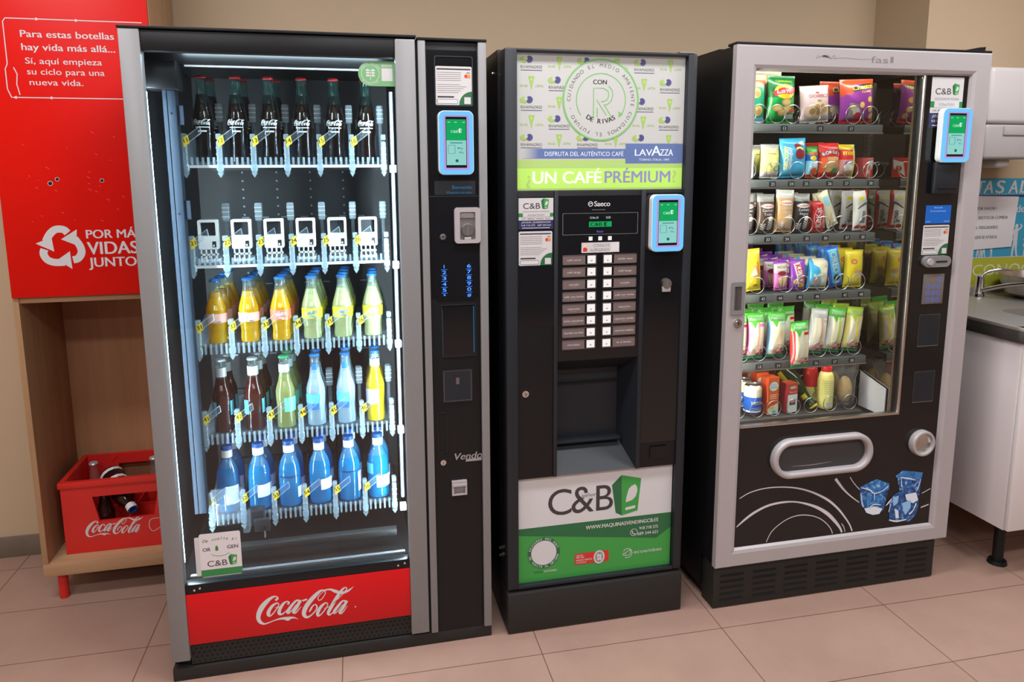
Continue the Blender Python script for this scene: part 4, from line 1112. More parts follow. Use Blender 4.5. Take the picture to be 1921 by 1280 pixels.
# lower poster
g = G(.0195)
g.box(.039, .563, .0198, .022, .158, .518, 'white_print'); g.y0 = .0195
g.poly([(.039, .358), (.563, .358), (.563, .158), (.039, .158)], 'green', 1)
g.poly([(.039, .345), (.039, .322), (.512, .258), (.563, .292), (.563, .345)], 'green_dark', 1.5)
g.rect(.039, .344, .563, .518, 'white_print', 2)
g.text('C', .138, .378, .086, 'dark_text', 3, 'l', .006, wd=.078); g.text('&', .216, .378, .090, 'dark_text', 3, 'l', .006, wd=.076); g.text('B', .299, .378, .086, 'dark_text', 3, 'l', .006, wd=.058)
g.rect(.250, .428, .2985, .443, 'white_print', 3.3); g.text('señor', .251, .430, .0125, 'dark_text', 3.6, 'l', wd=.048)
cb_box(g, .3524, .3519, .140, 3)
g.text('WWW.MAQUINASVENDINGCB.ES', .517, .317, .0125, 'white_print', 3, 'r', .03, wd=.252)
g.text('918 718 275', .517, .294, .0105, 'white_print', 3, 'r', .025, wd=.066); g.text('689 244 621', .517, .275, .0105, 'white_print', 3, 'r', .025, wd=.072)
g.ring(.432, .2875, .012, .0018, 'white_print', 3, 24); g.stroke([(.426, .294, .004), (.427, .287, .003), (.432, .282, .003), (.438, .281, .004)], 'white_print', 3)
g.disc(.124, .254, .0535, 'green_dark', 3, 40); g.disc(.124, .254, .042, 'white_print', 3.4, 36)
g.arctext('DESCUBRE MÁS AQUÍ', .124, .254, .0448, 2.85, .30, .0068, 'white_print', 3.6, .03); g.arctext('DE VUELTA AL ORIGEN', .124, .254, .0512, PI+.25, 2*PI-.28, .0068, 'white_print', 3.6, .03, flip=True)
g.text('ENVASE', .091, .186, .0065, 'green_dark', 3, 'l', .02, wd=.030); g.text('SOSTENIBLE', .168, .186, .0065, 'white_print', 3, 'r', .02, wd=.044)
g.rect(.229, .198, .345, .236, 'mark_red', 3); 
g.text('UNE-ISO', .234, .226, .0055, 'white_print', 4, 'l', .02, wd=.022); g.text('9001-14001', .234, .219, .0055, 'white_print', 4, 'l', .02, wd=.026); g.text('BUREAU VERITAS', .234, .2095, .0055, 'white_print', 4, 'l', .02, wd=.054); g.text('Certification', .234, .202, .005, 'white_print', 4, 'l', .02, wd=.034)
g.disc(.312, .216, .019, 'white_print', 4, 28, rz=.0235); g.disc(.312, .216, .014, 'grey_text', 4.4, 24, rz=.0185)
for a, b in ((-.004, .006), (.004, .004), (-.003, -.006), (.005, -.007)): g.disc(.312+a, .216+b, .0042, 'white_print', 4.8, 8, rz=.006)
g.ring(.411, .216, .016, .0022, 'white_print', 3, 28, -2.2, 2.6); g.stroke([(.404, .208, .002), (.404, .217, .002), (.414, .224, .002), (.421, .226, .002), (.420, .214, .002), (.413, .208, .002), (.404, .208, .002)], 'white_print', 3, sm=3)
g.frame([(.395, .209), (.404, .209), (.404, .218), (.395, .218)], [(.3968, .2108), (.4022, .2108), (.4022, .2162), (.3968, .2162)], .0185, .0186, 'white_print')
g.text('ecoembes', .434, .211, .0125, 'white_print', 3, 'l', -.004, wd=.098)
o = g.build('lower_poster', cm); o['label'] = 'white and green company poster'

# ------------------------------------------------------------------ snack machine
SX, SY = 1.6936, -.0503
sm = thing('snack_vending_machine', 'wide glass fronted snack vending machine with a pale silver frame, at the right', 'vending machine', (SX, SY, 0))
SW, SH, ZB = .910, 1.838, .1565
IX0, IX1, IZ0, IZ1 = .071, .836, .220, 1.763
DK = [1.6135, 1.4365, 1.2565, 1.0595, .8275, .629]
g = G()
g.box(0, .02, .11, .78, .045, SH, 'black'); g.box(.665, SW, .11, .78, .045, SH, 'black'); g.box(.02, .665, .76, .78, .045, SH, 'black'); g.box(.02, .665, .11, .76, SH-.02, SH, 'black')
g.box(.02, .665, .11, .76, .045, .60, 'black'); g.box(.0, .034, .03, .11, ZB+.005, SH-.005, 'black'); g.box(.655, SW, .03, .11, ZB+.005, SH-.005, 'black'); g.box(.07, .655, .03, .11, ZB+.005, .60, 'black'); g.box(.034, .655, .03, .11, 1.805, SH-.005, 'black')
g.build('cabinet_body', sm)
g = G(); g.box(.02, .03, .11, .76, .60, SH-.02, 'inner_brown'); g.box(.03, .64, .75, .76, .60, SH-.02, 'inner_brown'); g.box(.03, .64, .11, .75, SH-.03, SH-.02, 'inner_brown'); g.box(.03, .64, .11, .75, .60, .606, 'inner_brown')
g.build('inner_lining', sm)
g = G(); g.box(.640, .648, .024, .75, .606, 1.765, 'mirror'); o = g.build('side_mirror', sm); o['label'] = 'mirror on the right inner wall'
g = G(); g.box(.634, .639, .205, .235, .61, 1.76, 'inner_brown')
for i in range(70): g.cyl((.634, .22, .63+.016*i), (.633, .22, .63+.016*i), .003, None, 'hole', 6, True, False)
g.build('shelf_upright', sm)
g = G(); g.prism([(.035, .625), (.165, .625), (.165, .752), (.035, .722)], .632, .6355, 'paper', 'x'); o = g.build('side_plate', sm); o['label'] = 'pale plate at the foot of the mirror'
# frame with a rounded-over section
def rc(x0, z0, x1, z1): return [(x0, z0), (x1, z0), (x1, z1), (x0, z1)]
rings = [(0, ZB, SW, SH-.002, .028), (0, ZB, SW, SH-.002, .006), (.005, ZB+.005, SW-.005, SH-.007, .0), (IX0-.016, IZ0-.016, IX1+.016, IZ1+.016, .0), (IX0-.006, IZ0-.006, IX1+.006, IZ1+.006, .004), (IX0, IZ0, IX1, IZ1, .014), (IX0, IZ0, IX1, IZ1, .03)]
vs = []
for x0, z0, x1, z1, y in rings: vs += [(x, y, z) for x, z in rc(x0, z0, x1, z1)]
fs = []
for k in range(len(rings)-1):
    for i in range(4): fs.append((4*k+i, 4*k+(i+1) % 4, 4*k+4+(i+1) % 4, 4*k+4+i))
g = G(-.0003); g.raw(vs, fs, 'silver_pale')
P('scratch', (.20, .17, .17), .6)
g.text('fas', .455, 1.794, .019, 'scratch', .2, 'l', 0, wd=.062, shear=0); g.rect(.525, 1.796, .536, 1.814, 'scratch', .2)
for pts in ([(.265, 1.803, .001), (.29, 1.810, .003), (.315, 1.803, .001), (.36, 1.806, .0012), (.41, 1.803, .0012), (.452, 1.804, .0006)], [(.285, 1.808, .006), (.30, 1.809, .008), (.31, 1.806, .003)], [(.262, 1.80, .001), (.27, 1.812, .0015)], [(.31, 1.80, .001), (.325, 1.812, .002), (.33, 1.80, .001)]):
    g.stroke(pts, 'scratch', .2, sm=3)
for x in (0,): pass
g.build('door_frame', sm)
g = G(); g.box(0, SW, .006, .06, SH-.002, SH+.006, 'black', .001); g.prism([(.80, SH+.005), (.905, SH+.005), (.908, SH+.022), (.885, SH+.020)], .03, .05, 'black'); g.build('top_edge', sm)
g = G(); g.frame(rr(.012, 1.018, .0575, 1.122, .003, 2), rr(.022, 1.032, .047, 1.108, .002, 2), -.004, .002, 'silver'); g.raw([(.022, -.0006, 1.032), (.047, -.0006, 1.032), (.047, -.0006, 1.108), (.022, -.0006, 1.108)], [(0, 1, 2, 3)], 'inner_brown'); g.box(.030, .036, -.002, -.0006, 1.034, 1.106, 'inner_dark'); g.build('pull_handle', sm)
lock(sm, .038, .991, -.001, .0135)
# door sheet: glass at left, black panel at right and below
g = G(); g.box(IX0, .668, .016, .021, .645, IZ1, 'pane'); g.build('glass_pane', sm)
g = G(); g.box(.664, .674, .010, .03, .640, IZ1, 'steel', .002); g.box(IX0, .674, .010, .03, .636, .645, 'steel', .002); g.build('glass_trim', sm)
g = G(.0128); g.box(.674, IX1, .013, .03, IZ0, IZ1, 'black_gloss'); g.box(IX0, .674, .013, .03, IZ0, .637, 'black_gloss')
ARCS = [
  [(0.0822, 0.3931, 0.0029), (0.1189, 0.4099, 0.0033), (0.1741, 0.4192, 0.0036), (0.2385, 0.4169, 0.0044), (0.3003, 0.4057, 0.0051), (0.3594, 0.3839, 0.0065), (0.4157, 0.3524, 0.008), (0.4562, 0.3184, 0.0073), (0.4887, 0.281, 0.0058), (0.5104, 0.2505, 0.0051), (0.5227, 0.2250, 0.0051)],
  [(0.0760, 0.293, 0.0036), (0.1078, 0.3178, 0.008), (0.1426, 0.3387, 0.0087), (0.1897, 0.3563, 0.008), (0.2419, 0.362, 0.0073), (0.291, 0.3585, 0.0051), (0.3372, 0.3455, 0.0073), (0.38, 0.327, 0.0102), (0.4195, 0.3009, 0.0123), (0.4514, 0.2695, 0.0109), (0.4725, 0.2431, 0.008), (0.482, 0.2250, 0.0065)],
  [(0.4777, 0.2584, 0.0022), (0.4872, 0.2453, 0.0029), (0.4947, 0.2250, 0.0022)],
  [(0.1899, 0.2250, 0.0025), (0.2074, 0.2595, 0.0029), (0.2384, 0.285, 0.0029), (0.2741, 0.3022, 0.0029), (0.3149, 0.3079, 0.0033), (0.3568, 0.3011, 0.0029), (0.3912, 0.2865, 0.0029), (0.4179, 0.2656, 0.0029), (0.4364, 0.2435, 0.0029), (0.4449, 0.2250, 0.0029)],
  [(0.4417, 0.4256, 0.0094), (0.4603, 0.4023, 0.0087), (0.4812, 0.3785, 0.0065), (0.5086, 0.3539, 0.0044), (0.5427, 0.3284, 0.0029)],
  [(0.4986, 0.4256, 0.0029), (0.5153, 0.4023, 0.0029), (0.5401, 0.3761, 0.0029)], [(0.7964, 0.3345, 0.0029), (0.8309, 0.349, 0.0029)], [(0.7973, 0.2809, 0.0044), (0.8293, 0.2895, 0.0044)]]
P('arc_white', (.62, .58, .56), .3)
for i, a in enumerate(ARCS): g.stroke(a, 'arc_white', 1+.1*i)
ICE = {'B_top': [(0.6806, 0.4108), (0.7097, 0.4285), (0.793, 0.4133), (0.7903, 0.3956), (0.7488, 0.3878), (0.6996, 0.3949)], 'B_body': [(0.6904, 0.3999), (0.7488, 0.3878), (0.7903, 0.3956), (0.7859, 0.3276), (0.7036, 0.3526)],
  'A_body': [(0.5401, 0.386), (0.5669, 0.3733), (0.5987, 0.354), (0.6376, 0.3557), (0.6582, 0.3694), (0.6463, 0.3068), (0.6437, 0.287), (0.6179, 0.282), (0.5778, 0.2946), (0.5478, 0.3179)], 'A_top': [(0.5401, 0.386), (0.6049, 0.4076), (0.6589, 0.3853), (0.6582, 0.3694), (0.6376, 0.3557), (0.5987, 0.354), (0.5669, 0.3733)],
  'A_in': [(0.5677, 0.3633), (0.5994, 0.346), (0.638, 0.3517), (0.6353, 0.3081), (0.5737, 0.317)], 'A_low': [(0.564, 0.3041), (0.6027, 0.3077), (0.6386, 0.2957), (0.6271, 0.2769), (0.6011, 0.2759), (0.5741, 0.287)],
  'C_body': [(0.6626, 0.321), (0.6866, 0.3464), (0.7251, 0.3583), (0.7761, 0.3367), (0.7865, 0.2991), (0.7796, 0.2552), (0.7526, 0.2339), (0.6692, 0.2478)], 'C_w1': [(0.677, 0.3315), (0.7007, 0.3369), (0.6988, 0.309), (0.6821, 0.2988)],
  'C_w2': [(0.727, 0.338), (0.7712, 0.3413), (0.783, 0.3117), (0.7616, 0.3019), (0.7335, 0.3172)], 'C_w3': [(0.7167, 0.307), (0.7514, 0.3152), (0.7542, 0.2866), (0.7344, 0.2604), (0.7239, 0.2779)], 'C_w4': [(0.6873, 0.2901), (0.7037, 0.2802), (0.7086, 0.2513), (0.6952, 0.2528)]}
for i, (k, mt) in enumerate((('B_body', 'ice_dark'), ('B_top', 'ice_mid'), ('A_body', 'ice_dark'), ('A_top', 'ice_mid'), ('A_in', 'ice_mid'), ('A_low', 'ice_white'), ('C_body', 'ice_dark'), ('C_w1', 'ice_light'), ('C_w2', 'ice_white'), ('C_w3', 'ice_light'), ('C_w4', 'ice_white'))):
    g.poly(ICE[k], mt, 2+.3*i)
for pts in ([(.545, .383, .003), (.58, .371, .005), (.60, .356, .004), (.63, .362, .003), (.655, .378, .003)], [(.60, .355, .004), (.602, .33, .002)], [(.548, .36, .002), (.552, .33, .004), (.56, .31, .003)], [(.70, .404, .003), (.735, .397, .005), (.765, .388, .002)], [(.705, .40, .002), (.708, .37, .004)], [(.785, .39, .002), (.778, .36, .004), (.77, .345, .002)], [(.668, .25, .004), (.70, .241, .006), (.74, .244, .004)], [(.67, .31, .003), (.664, .28, .003)], [(.65, .305, .002), (.66, .315, .006), (.672, .33, .002)], [(.75, .262, .008), (.765, .275, .004), (.775, .30, .006)], [(.58, .30, .003), (.60, .315, .004), (.63, .31, .002)]):
    g.stroke(pts, 'ice_white', 6, sm=3)
o = g.build('door_panel', sm); o['label'] = 'black gloss door panel with white arcs and blue ice cubes'
# delivery mouth, coin cup
def oval(cx, cz, hx, hz, n=12):
    return rr(cx-hx, cz-hz, cx+hx, cz+hz, min(hx, hz)*.999, n)
def ring_solid(g, o, i, y0, y1, mat):
    k = len(o); mid = [((a[0]+b[0])/2, (a[1]+b[1])/2) for a, b in zip(o, i)]
    e = [((a[0]*.8+b[0]*.2), (a[1]*.8+b[1]*.2)) for a, b in zip(o, i)]; h = [((a[0]*.2+b[0]*.8), (a[1]*.2+b[1]*.8)) for a, b in zip(o, i)]
    rs = [(o, y1), (o, y0+.006), (e, y0+.001), (mid, y0), (h, y0+.001), (i, y0+.006), (i, y1)]
    vs = [(x, y, z) for r_, y in rs for x, z in r_]
    g.raw(vs, [(q*k+j, q*k+(j+1) % k, (q+1)*k+(j+1) % k, (q+1)*k+j) for q in range(6) for j in range(k)], mat, True)
g = G(); ring_solid(g, oval(.378, .5195, .190, .068), oval(.378, .5195, .170, .048), -.012, .02, 'silver_pale')
ov = oval(.378, .5195, .172, .050); g.y0 = .0115; g.poly(ov, 'inner_dark', 0); g.stroke([(.27, .487, .001), (.35, .486, .003), (.42, .490, .001)], 'grey_text', 1)
o = g.build('delivery_mouth', sm); o['label'] = 'oval silver delivery opening'
cup = G(); ring_solid(cup, oval(.770, .527, .046, .046, 8), oval(.770, .527, .034, .034, 8), -.010, .02, 'silver_pale')
vs = []; n = 24
for r_, y in ((.034, .0), (.031, .009), (.018, .0115), (.001, .012)): vs += [(.770+r_*math.cos(2*PI*i/n), y, .527+r_*math.sin(2*PI*i/n)) for i in range(n)]
cup.raw(vs, [(q*n+i, q*n+(i+1) % n, (q+1)*n+(i+1) % n, (q+1)*n+i) for q in range(3) for i in range(n)], 'steel', True)
cup.build('coin_return', sm)
# things on the right-hand black panel
g = G(.0125); cb_card(g, .696, 1.60, .818, 1.759); g.build('notice_card', sm)
terminal(sm, .722, 1.488, .832, 1.660, .004)
g = G(); g.box(.722, .815, -.006, .013, 1.388, 1.490, 'charcoal', .003); g.box(.735, .808, -.010, -.005, 1.405, 1.411, 'hole', .001); g.build('card_slot', sm)
M['lcd_panel'] = glow('lcd_panel', (.03, .16, .62), .75); M['lcd_white'] = glow('lcd_white', (.45, .65, 1.0), .8)
g = G(.0125); g.rect(.713, 1.289, .812, 1.349, 'lcd_panel', 1); g.text('Bienvenido', .762, 1.339, .005, 'lcd_white', 2, 'c', wd=.032); g.text('En funcionamiento', .762, 1.328, .005, 'lcd_white', 2, 'c', wd=.060)
g.text('Crédito', .716, 1.294, .004, 'lcd_white', 2, 'l', wd=.018); g.text('0,00 EUR', .809, 1.294, .004, 'lcd_white', 2, 'r', wd=.022); g.build('display', sm)
g = G(.0125); notice(g, .709, 1.185, .811, 1.284); g.build('notice_card', sm)
g = G(); g.prism(oval(.764, 1.163, .052, .0185, 8), -.003, .013, 'silver'); g.cyl((.733, -.003, 1.163), (.733, -.008, 1.163), .012, .011, 'silver_pale', 18); g.box(.757, .800, -.0045, -.0025, 1.1605, 1.1655, 'hole'); g.build('coin_slot', sm)
P('plate_grey', (.20, .175, .16), .35, metal=.4)
M['key_dim'] = glow('key_dim', (.10, .22, .85), .9); P('key_cream', (.40, .36, .32), .4); P('key_orange', (.45, .20, .06), .4)
g = G(.0125); g.box(.725, .807, .009, .013, 1.018, 1.120, 'plate_grey', .001); g.y0 = .0088
for j in range(4):
    for i in range(3):
        x, z = .746+.020*i, 1.100-.0225*j
        if j == 0: continue
        mt = 'key_dim'
        g.ring(x, z, .0075, .0012, mt, 1, 16); g.text('123456789'[3*(j-1)+i] if j < 4 else '0', x, z-.003, .0065, mt, 1, 'c', .02)
g.ring(.786, 1.101, .0085, .0014, 'key_dim', 1, 16); g.text('0', .786, 1.0978, .0065, 'key_dim', 1, 'c', .02); g.ring(.766, 1.098, .0075, .0012, 'key_orange', 1, 16)
g.build('keypad', sm)
for z0, z1 in ((.872, .982), (.674, .783)):
    g = G(.0125); g.rect(.7235, z0, .806, z1, 'inner_brown', 1); g.rect(.725, z0+.0015, .8045, z1-.0015, 'charcoal', 2); g.rect(.7235, z0-.001, .806, z0+.0005, 'silver_dark', 2); g.build('cover_plate', sm)
# plinth grille
g = G(.0195); g.box(.004, .878, .020, .10, .004, .158, 'black_matt', .002); g.box(.02, SW-.02, .11, .78, .0, .05, 'black')
for k in range(7):
    x0 = .028+.122*k
    for i in range(5): g.rect(x0, .026+.022*i, x0+.088, .034+.022*i, 'hole', 1)
o = g.build('plinth_grille', sm)
for x in (.05, .84):
    g = G(); g.cyl((x, .15, 0), (x, .15, .046), .018, .014, 'black', 12); g.build('foot', sm)
# lamps inside
for p0, p1, gm in (((.045, .075, .68), (.045, .075, 1.72), 'warm_glow'), ((.10, .075, 1.790), (.62, .075, 1.790), 'warm_weak')):
    g = G(); g.cyl(p0, p1, .006, None, gm, 10); g.build('lamp_tube', sm)

M['fill_strip_glow'] = glow('added_fill_glow', (1.0, .97, .88), 26)  # for the added fill strips under the snack rails
# trays with their spirals
TAGS = [[(.229, '13'), (.360, '15'), (.475, '17')], [(.197, '23'), (.265, '24'), (.320, '25'), (.407, '26'), (.471, '27'), (.563, '28')], [(.190, '33'), (.260, '34'), (.334, '35'), (.404, '36'), (.487, '37'), (.547, '38')],
        [(.183, '43'), (.247, '44'), (.321, '45'), (.387, '46'), (.494, '47'), (.557, '48')], [(.182, '53'), (.254, '54'), (.345, '55'), (.399, '56'), (.472, '57'), (.539, '58')], []]
LANES = [[(.128, .02), (.240, .028), (.368, .028), (.525, .032)], [.118, .211, .296, .371, .424, .497, .572], [.135, .205, .272, .338, .404, .470, .571], [.170, .277, .340, .414, .492, .555], [.125, .190, .268, .352, .421, .487, .558], [.122, .194, .258, .333, .402, .478, .556]]
DIVS = [[], [.160, .248, .345, .382, .466, .535], [.170, .239, .304, .373, .520], [.225, .3065, .3738, .457, .524], [.145, .229, .310, .395, .5228], [.158, .226, .295, .440, .512]]
P('rail_grey', (.14, .145, .14), .35, metal=.3, noise=.05)
for r, zd in enumerate(DK):
    g = G(); g.box(.032, .60, .108, .62, zd-.003, zd-.0005, 'inner_dark')
    for x in DIVS[r]: g.box(x-.0004, x+.0004, .190, .60, zd, zd+.045, 'inner_brown')
    t = g.build('snack_tray', sm)
    g = G(.0998)
    if r < 5:
        g.box(.032, .598, .100, .108, zd-.028, zd-.0005, 'rail_grey', .001); g.box(.032, .60, .0985, .101, zd-.030, zd-.026, 'steel')
        for x, s_ in TAGS[r]:
            g.rect(x-.010, zd-.0225, x+.014, zd-.006, 'black_ink', 1); g.text(s_, x+.003, zd-.0195, .0095, 'white_print', 2, 'c', .02)
    else: g.box(.032, .598, .100, .108, zd-.012, zd-.0005, 'inner_brown', .001)
    o = g.build('price_rail', t)
    if r < 5:
        g = G(); g.cyl((.05, .1125, zd-.009), (.59, .1125, zd-.009), .003, None, 'fill_strip_glow', 8); g.build('added_fill_strip', t)  # added glow strip, out of sight behind the rail, brightens the packs further back
    R = .027 if r else .029
    for q, x in enumerate(LANES[r] if r else [c+d*e for c, d in LANES[0] for e in (-1, 1)]):
        g = G(); n = 24; pts = []
        for k in range(1 if (r == 5 and q == 4) else 7):                     # ring after ring, joined along the floor of the tray
            for i in range(n+1):
                a = 2*PI*i/n-PI/2; pts.append((x+R*math.cos(a), .1125+.066*k+(.0016*i/n), zd+R+.002+R*math.sin(a)))
        g.tube(pts, .0013, 'steel', 5); g.build('spiral_coil', t)

# ------------------------------------------------------------------ snacks
from mathutils import noise as mnoise
def film(name, col, rough=.3):
    if name not in M: M[name] = pm(name, col, rough, coat=.25)
    return M[name]
for k, c in {'f_green': (.02, .36, .07), 'f_green_d': (.012, .15, .04), 'f_teal': (.03, .42, .22), 'f_beige': (.62, .52, .33), 'f_yellow': (.88, .66, .03), 'f_gold': (.80, .60, .22), 'f_red': (.70, .02, .02), 'f_orange': (.80, .11, .02),
             'f_tomato': (.62, .07, .02), 'f_purple': (.30, .04, .32), 'f_violet': (.36, .06, .55), 'f_pink': (.80, .55, .56), 'f_magenta': (.75, .18, .50), 'f_cream': (.84, .74, .52), 'f_white': (.84, .80, .74), 'f_sky': (.06, .46, .75), 'f_blue': (.015, .11, .50), 'f_navy': (.012, .03, .16),
             'f_brown': (.09, .05, .035), 'f_black': (.022, .02, .02), 'f_tan': (.66, .36, .15), 'f_lime': (.45, .62, .04), 'f_grass': (.10, .50, .05), 'f_ham': (.72, .34, .28), 'f_bread': (.88, .68, .42), 'f_crumb': (.92, .82, .62), 'f_grey': (.30, .28, .26), 'f_silver': (.55, .53, .50), 'f_maroon': (.28, .02, .03), 'f_lemon': (.92, .80, .25), 'f_cyan': (.35, .72, .86), 'f_leaf': (.01, .28, .10)}.items():
    film(k, c)
BAGN = [0]
def bag(name, label, cat, wd, h, d, zone, prints=None, group=None, clearmat=None):
    """pillow pack standing on its lower seam: front toward -y, seams at head and foot"""
    BAGN[0] += 1; sd = BAGN[0]*7.3
    nu, nv = 18, 26
    def th(u, v):
        u = min(max(u, 0), 1); v = min(max(v, 0), 1)
        if v < .05 or v > .94: return .0007
        q = math.sin(PI*(v-.05)/.89)
        e = max(0.0, 1-abs(2*u-1)**3.2)
        t = d/2*(q**.42)*(e**.55)
        t *= 1+.16*mnoise.noise((u*3.3+sd, v*4.0, sd))
        return .0007+t
    def xw(v): return 1-.07*math.sin(PI*min(max(v, 0), 1))
    def crk(u, v): return .0014*mnoise.noise((u*9+sd, v*3, 2.2)) if (v < .05 or v > .94) else 0
    g = G()
    for side in (-1, 1):
        vs = []
        for j in range(nv+1):
            v = j/nv
            for i in range(nu+1):
                u = i/nu; vs.append(((u-.5)*wd*xw(v), side*th(u, v)+crk(u, v), v*h))
        for j in range(nv):
            for i in range(nu):
                a = j*(nu+1)+i
                f = (a, a+1, a+nu+2, a+nu+1) if side < 0 else (a+1, a, a+nu+1, a+nu+2)
                mt = zone((i+.5)/nu, (j+.5)/nv)
                g.raw([vs[q] for q in f], [(0, 1, 2, 3)], mt, True)
    # weld so that the shading is smooth
    key = {}; nv_, mp = [], []
    for p in g.v:
        k = (round(p[0], 6), round(p[1], 6), round(p[2], 6))
        if k not in key: key[k] = len(nv_); nv_.append(p)
        mp.append(key[k])
    g.v = nv_; g.f = [tuple(mp[q] for q in f) for f in g.f]
    def T(x, z, l):
        v = z/h; u = x/(wd*xw(v))+.5
        return (x, -th(u, v)+crk(u, v)-.0005*l, z)
    if prints:
        g.T = T; prints(g, wd, h)
    t = thing(name, label, cat, group=group)
    g.build('wrapper', t)
    return t
HW = {}
def place(t, xc, zd, yc=.145, roll=0.0, yaw=0.0, lean=0.0, dz=.0038):
    HW[t.name] = max(abs(q[0]) for k in kids(t) for q in k.bound_box)
    t.location = (SX+xc, SY+yc, zd+dz+HW[t.name]*abs(math.sin(roll))); t.rotation_euler = (lean, roll, yaw)
    return t
def again(t, label, xc, zd, yc, roll=0.0, yaw=0.0, lean=0.0, dz=.0038, group=None):
    return dup(t, (SX+xc, SY+yc, zd+dz+HW.get(t.name, 0)*abs(math.sin(roll))), label, group, rot=(lean, roll, yaw))

def Z(*bands):
    """bands of (upper v, material)"""
    def f(u, v):
        for a, m_ in bands:
            if v <= a: return m_
        return bands[-1][1]
    return f
def chips(mat, pts, r):
    def f(g):
        for x, z in pts: g.disc(x, z, r, mat, 1, 14, rz=r*.85)
    return f

# row one: crisps
def pr(g, w_, h):
    g.disc(0, h*.66, w_*.36, 'f_yellow', 1, 28, rz=h*.155)
    g.stroke([(-w_*.38, h*.60, h*.10), (-w_*.1, h*.675, h*.13), (w_*.2, h*.67, h*.13), (w_*.40, h*.73, h*.09)], 'f_red', 2, sm=4)
    g.text("Lay's", 0, h*.635, h*.095, 'white_print', 3, 'c', .02, wd=w_*.56, rot=.12)
    g.text('CAMPESINAS', 0, h*.855, h*.04, 'f_lime', 1, 'c', .02, wd=w_*.6)
    for x, z in ((.05, .44), (-.22, .31), (.10, .29), (-.05, .22)): g.disc(w_*x, h*z, w_*.17, 'f_tan', 1+abs(x), 16, rz=h*.075); g.disc(w_*x, h*z, w_*.11, 'f_gold', 1.5+abs(x), 14, rz=h*.05)
    g.poly([(w_*.15, h*.27), (w_*.42, h*.34), (w_*.43, h*.27), (w_*.17, h*.2)], 'f_orange', 2.5); g.rect(w_*.1, h*.09, w_*.4, h*.18, 'white_print', 2.5, 4)
lay = bag('crisp_bag', 'dark green crisp bag with yellow disc and red ribbon, top row', 'snack bag', .106, .150, .052, Z((.14, 'f_green'), (.55, 'f_green'), (.8, 'f_green_d'), (1, 'f_green_d')), pr, 'crisp bags on the top tray')
place(lay, .240, DK[0], yaw=.10)
big = bag('crisp_bag', 'large beige crisp bag behind the dark green one, top row', 'snack bag', .135, .172, .050, Z((.3, 'f_gold'), (.93, 'f_beige'), (1, 'f_cream')), lambda g, w_, h: (g.disc(-.03, h*.8, .015, 'f_gold', 1, 12), g.disc(.02, h*.85, .018, 'f_gold', 1, 12)), 'crisp bags on the top tray')
place(big, .215, DK[0], .212)
def pr(g, w_, h):
    g.rect(-w_*.44, h*.74, w_*.42, h*.86, 'f_orange', 1, 8); 
    for x, z in ((.1, .62), (-.1, .33), (.2, .25)): g.disc(w_*x, h*z, w_*.15, 'f_lemon', 1, 14); g.disc(w_*x+.004, h*z-.004, w_*.09, 'f_tan', 1.4, 12)
gb = bag('crisp_bag', 'bright green crisp bag with orange band at the left end, top row', 'snack bag', .112, .150, .050, Z((.10, 'f_cyan'), (.75, 'f_teal'), (.9, 'f_orange'), (1, 'f_beige')), pr, 'crisp bags on the top tray')
place(gb, .128, DK[0])
def pr(g, w_, h):
    g.text('CHICHARRICOS', .004, h*.66, h*.095, 'f_maroon', 1, 'c', .01, wd=w_*.68); g.text('BBQ', .004, h*.545, h*.06, 'f_black', 1, 'c', .01, wd=w_*.14)
    g.disc(0, h*.80, w_*.07, 'f_red', 1, 12, rz=h*.025)
    for x, z, r in ((-.2, .30, .17), (.02, .27, .16), (.22, .33, .17), (-.05, .41, .15), (.14, .43, .13)): g.disc(w_*x, h*z, w_*r, 'f_bread', 1+.2*abs(x), 16, rz=h*r*1.05); g.disc(w_*x, h*z, w_*r*.6, 'f_tan', 1.5+.2*abs(x), 12, rz=h*r*.5)
ch = bag('crisp_bag', 'pale pink bag of pork scratchings lettered in dark red, top row', 'snack bag', .112, .118, .050, Z((.1, 'f_white'), (.58, 'f_pink'), (.93, 'f_pink'), (1, 'f_pink')), pr, 'crisp bags on the top tray')
place(ch, .368, DK[0], roll=-.07, yaw=.06)
def pr(g, w_, h):
    g.stroke([(-w_*.20, h*.76, h*.11), (0, h*.80, h*.12), (w_*.22, h*.825, h*.13), (w_*.42, h*.84, h*.10)], 'f_black', 1, sm=4); g.text('Cheetos', w_*.10, h*.765, h*.11, 'f_yellow', 2, 'c', .03, wd=w_*.60, rot=.10)
    g.text('Pandilla', w_*.16, h*.685, h*.045, 'f_yellow', 2, 'c', .02, wd=w_*.26, rot=.1)
    for x, z in ((.28, .52), (.05, .40), (.30, .30), (.36, .15), (-.2, .33)): g.disc(w_*x, h*z, w_*.085, 'f_orange', 1+x, 10); g.disc(w_*x-.001, h*z+.001, w_*.07, 'f_gold', 1.5+x, 10)
    g.poly([(-w_*.34, h*.12), (-w_*.30, h*.46), (-w_*.06, h*.42), (.0, h*.12)], 'f_grey', 1); g.disc(-w_*.12, h*.26, w_*.10, 'white_print', 2, 12); g.disc(-w_*.08, h*.16, w_*.09, 'f_red', 2.4, 10)
ce = bag('crisp_bag', 'orange and purple cheese puff bag with yellow lettering, top row', 'snack bag', .134, .142, .052, lambda u, v: 'f_red' if v < .08 else ('f_tomato' if v > .55 and (u < .34 or v > .93) and v > .62+u*.2 else ('f_purple' if v < .9 else 'f_tomato')), pr, 'crisp bags on the top tray')
place(ce, .525, DK[0], roll=-.05, yaw=.05)
again(ce, 'second orange and purple puff bag, half hidden behind the front one', .495, DK[0], .211, dz=.006)

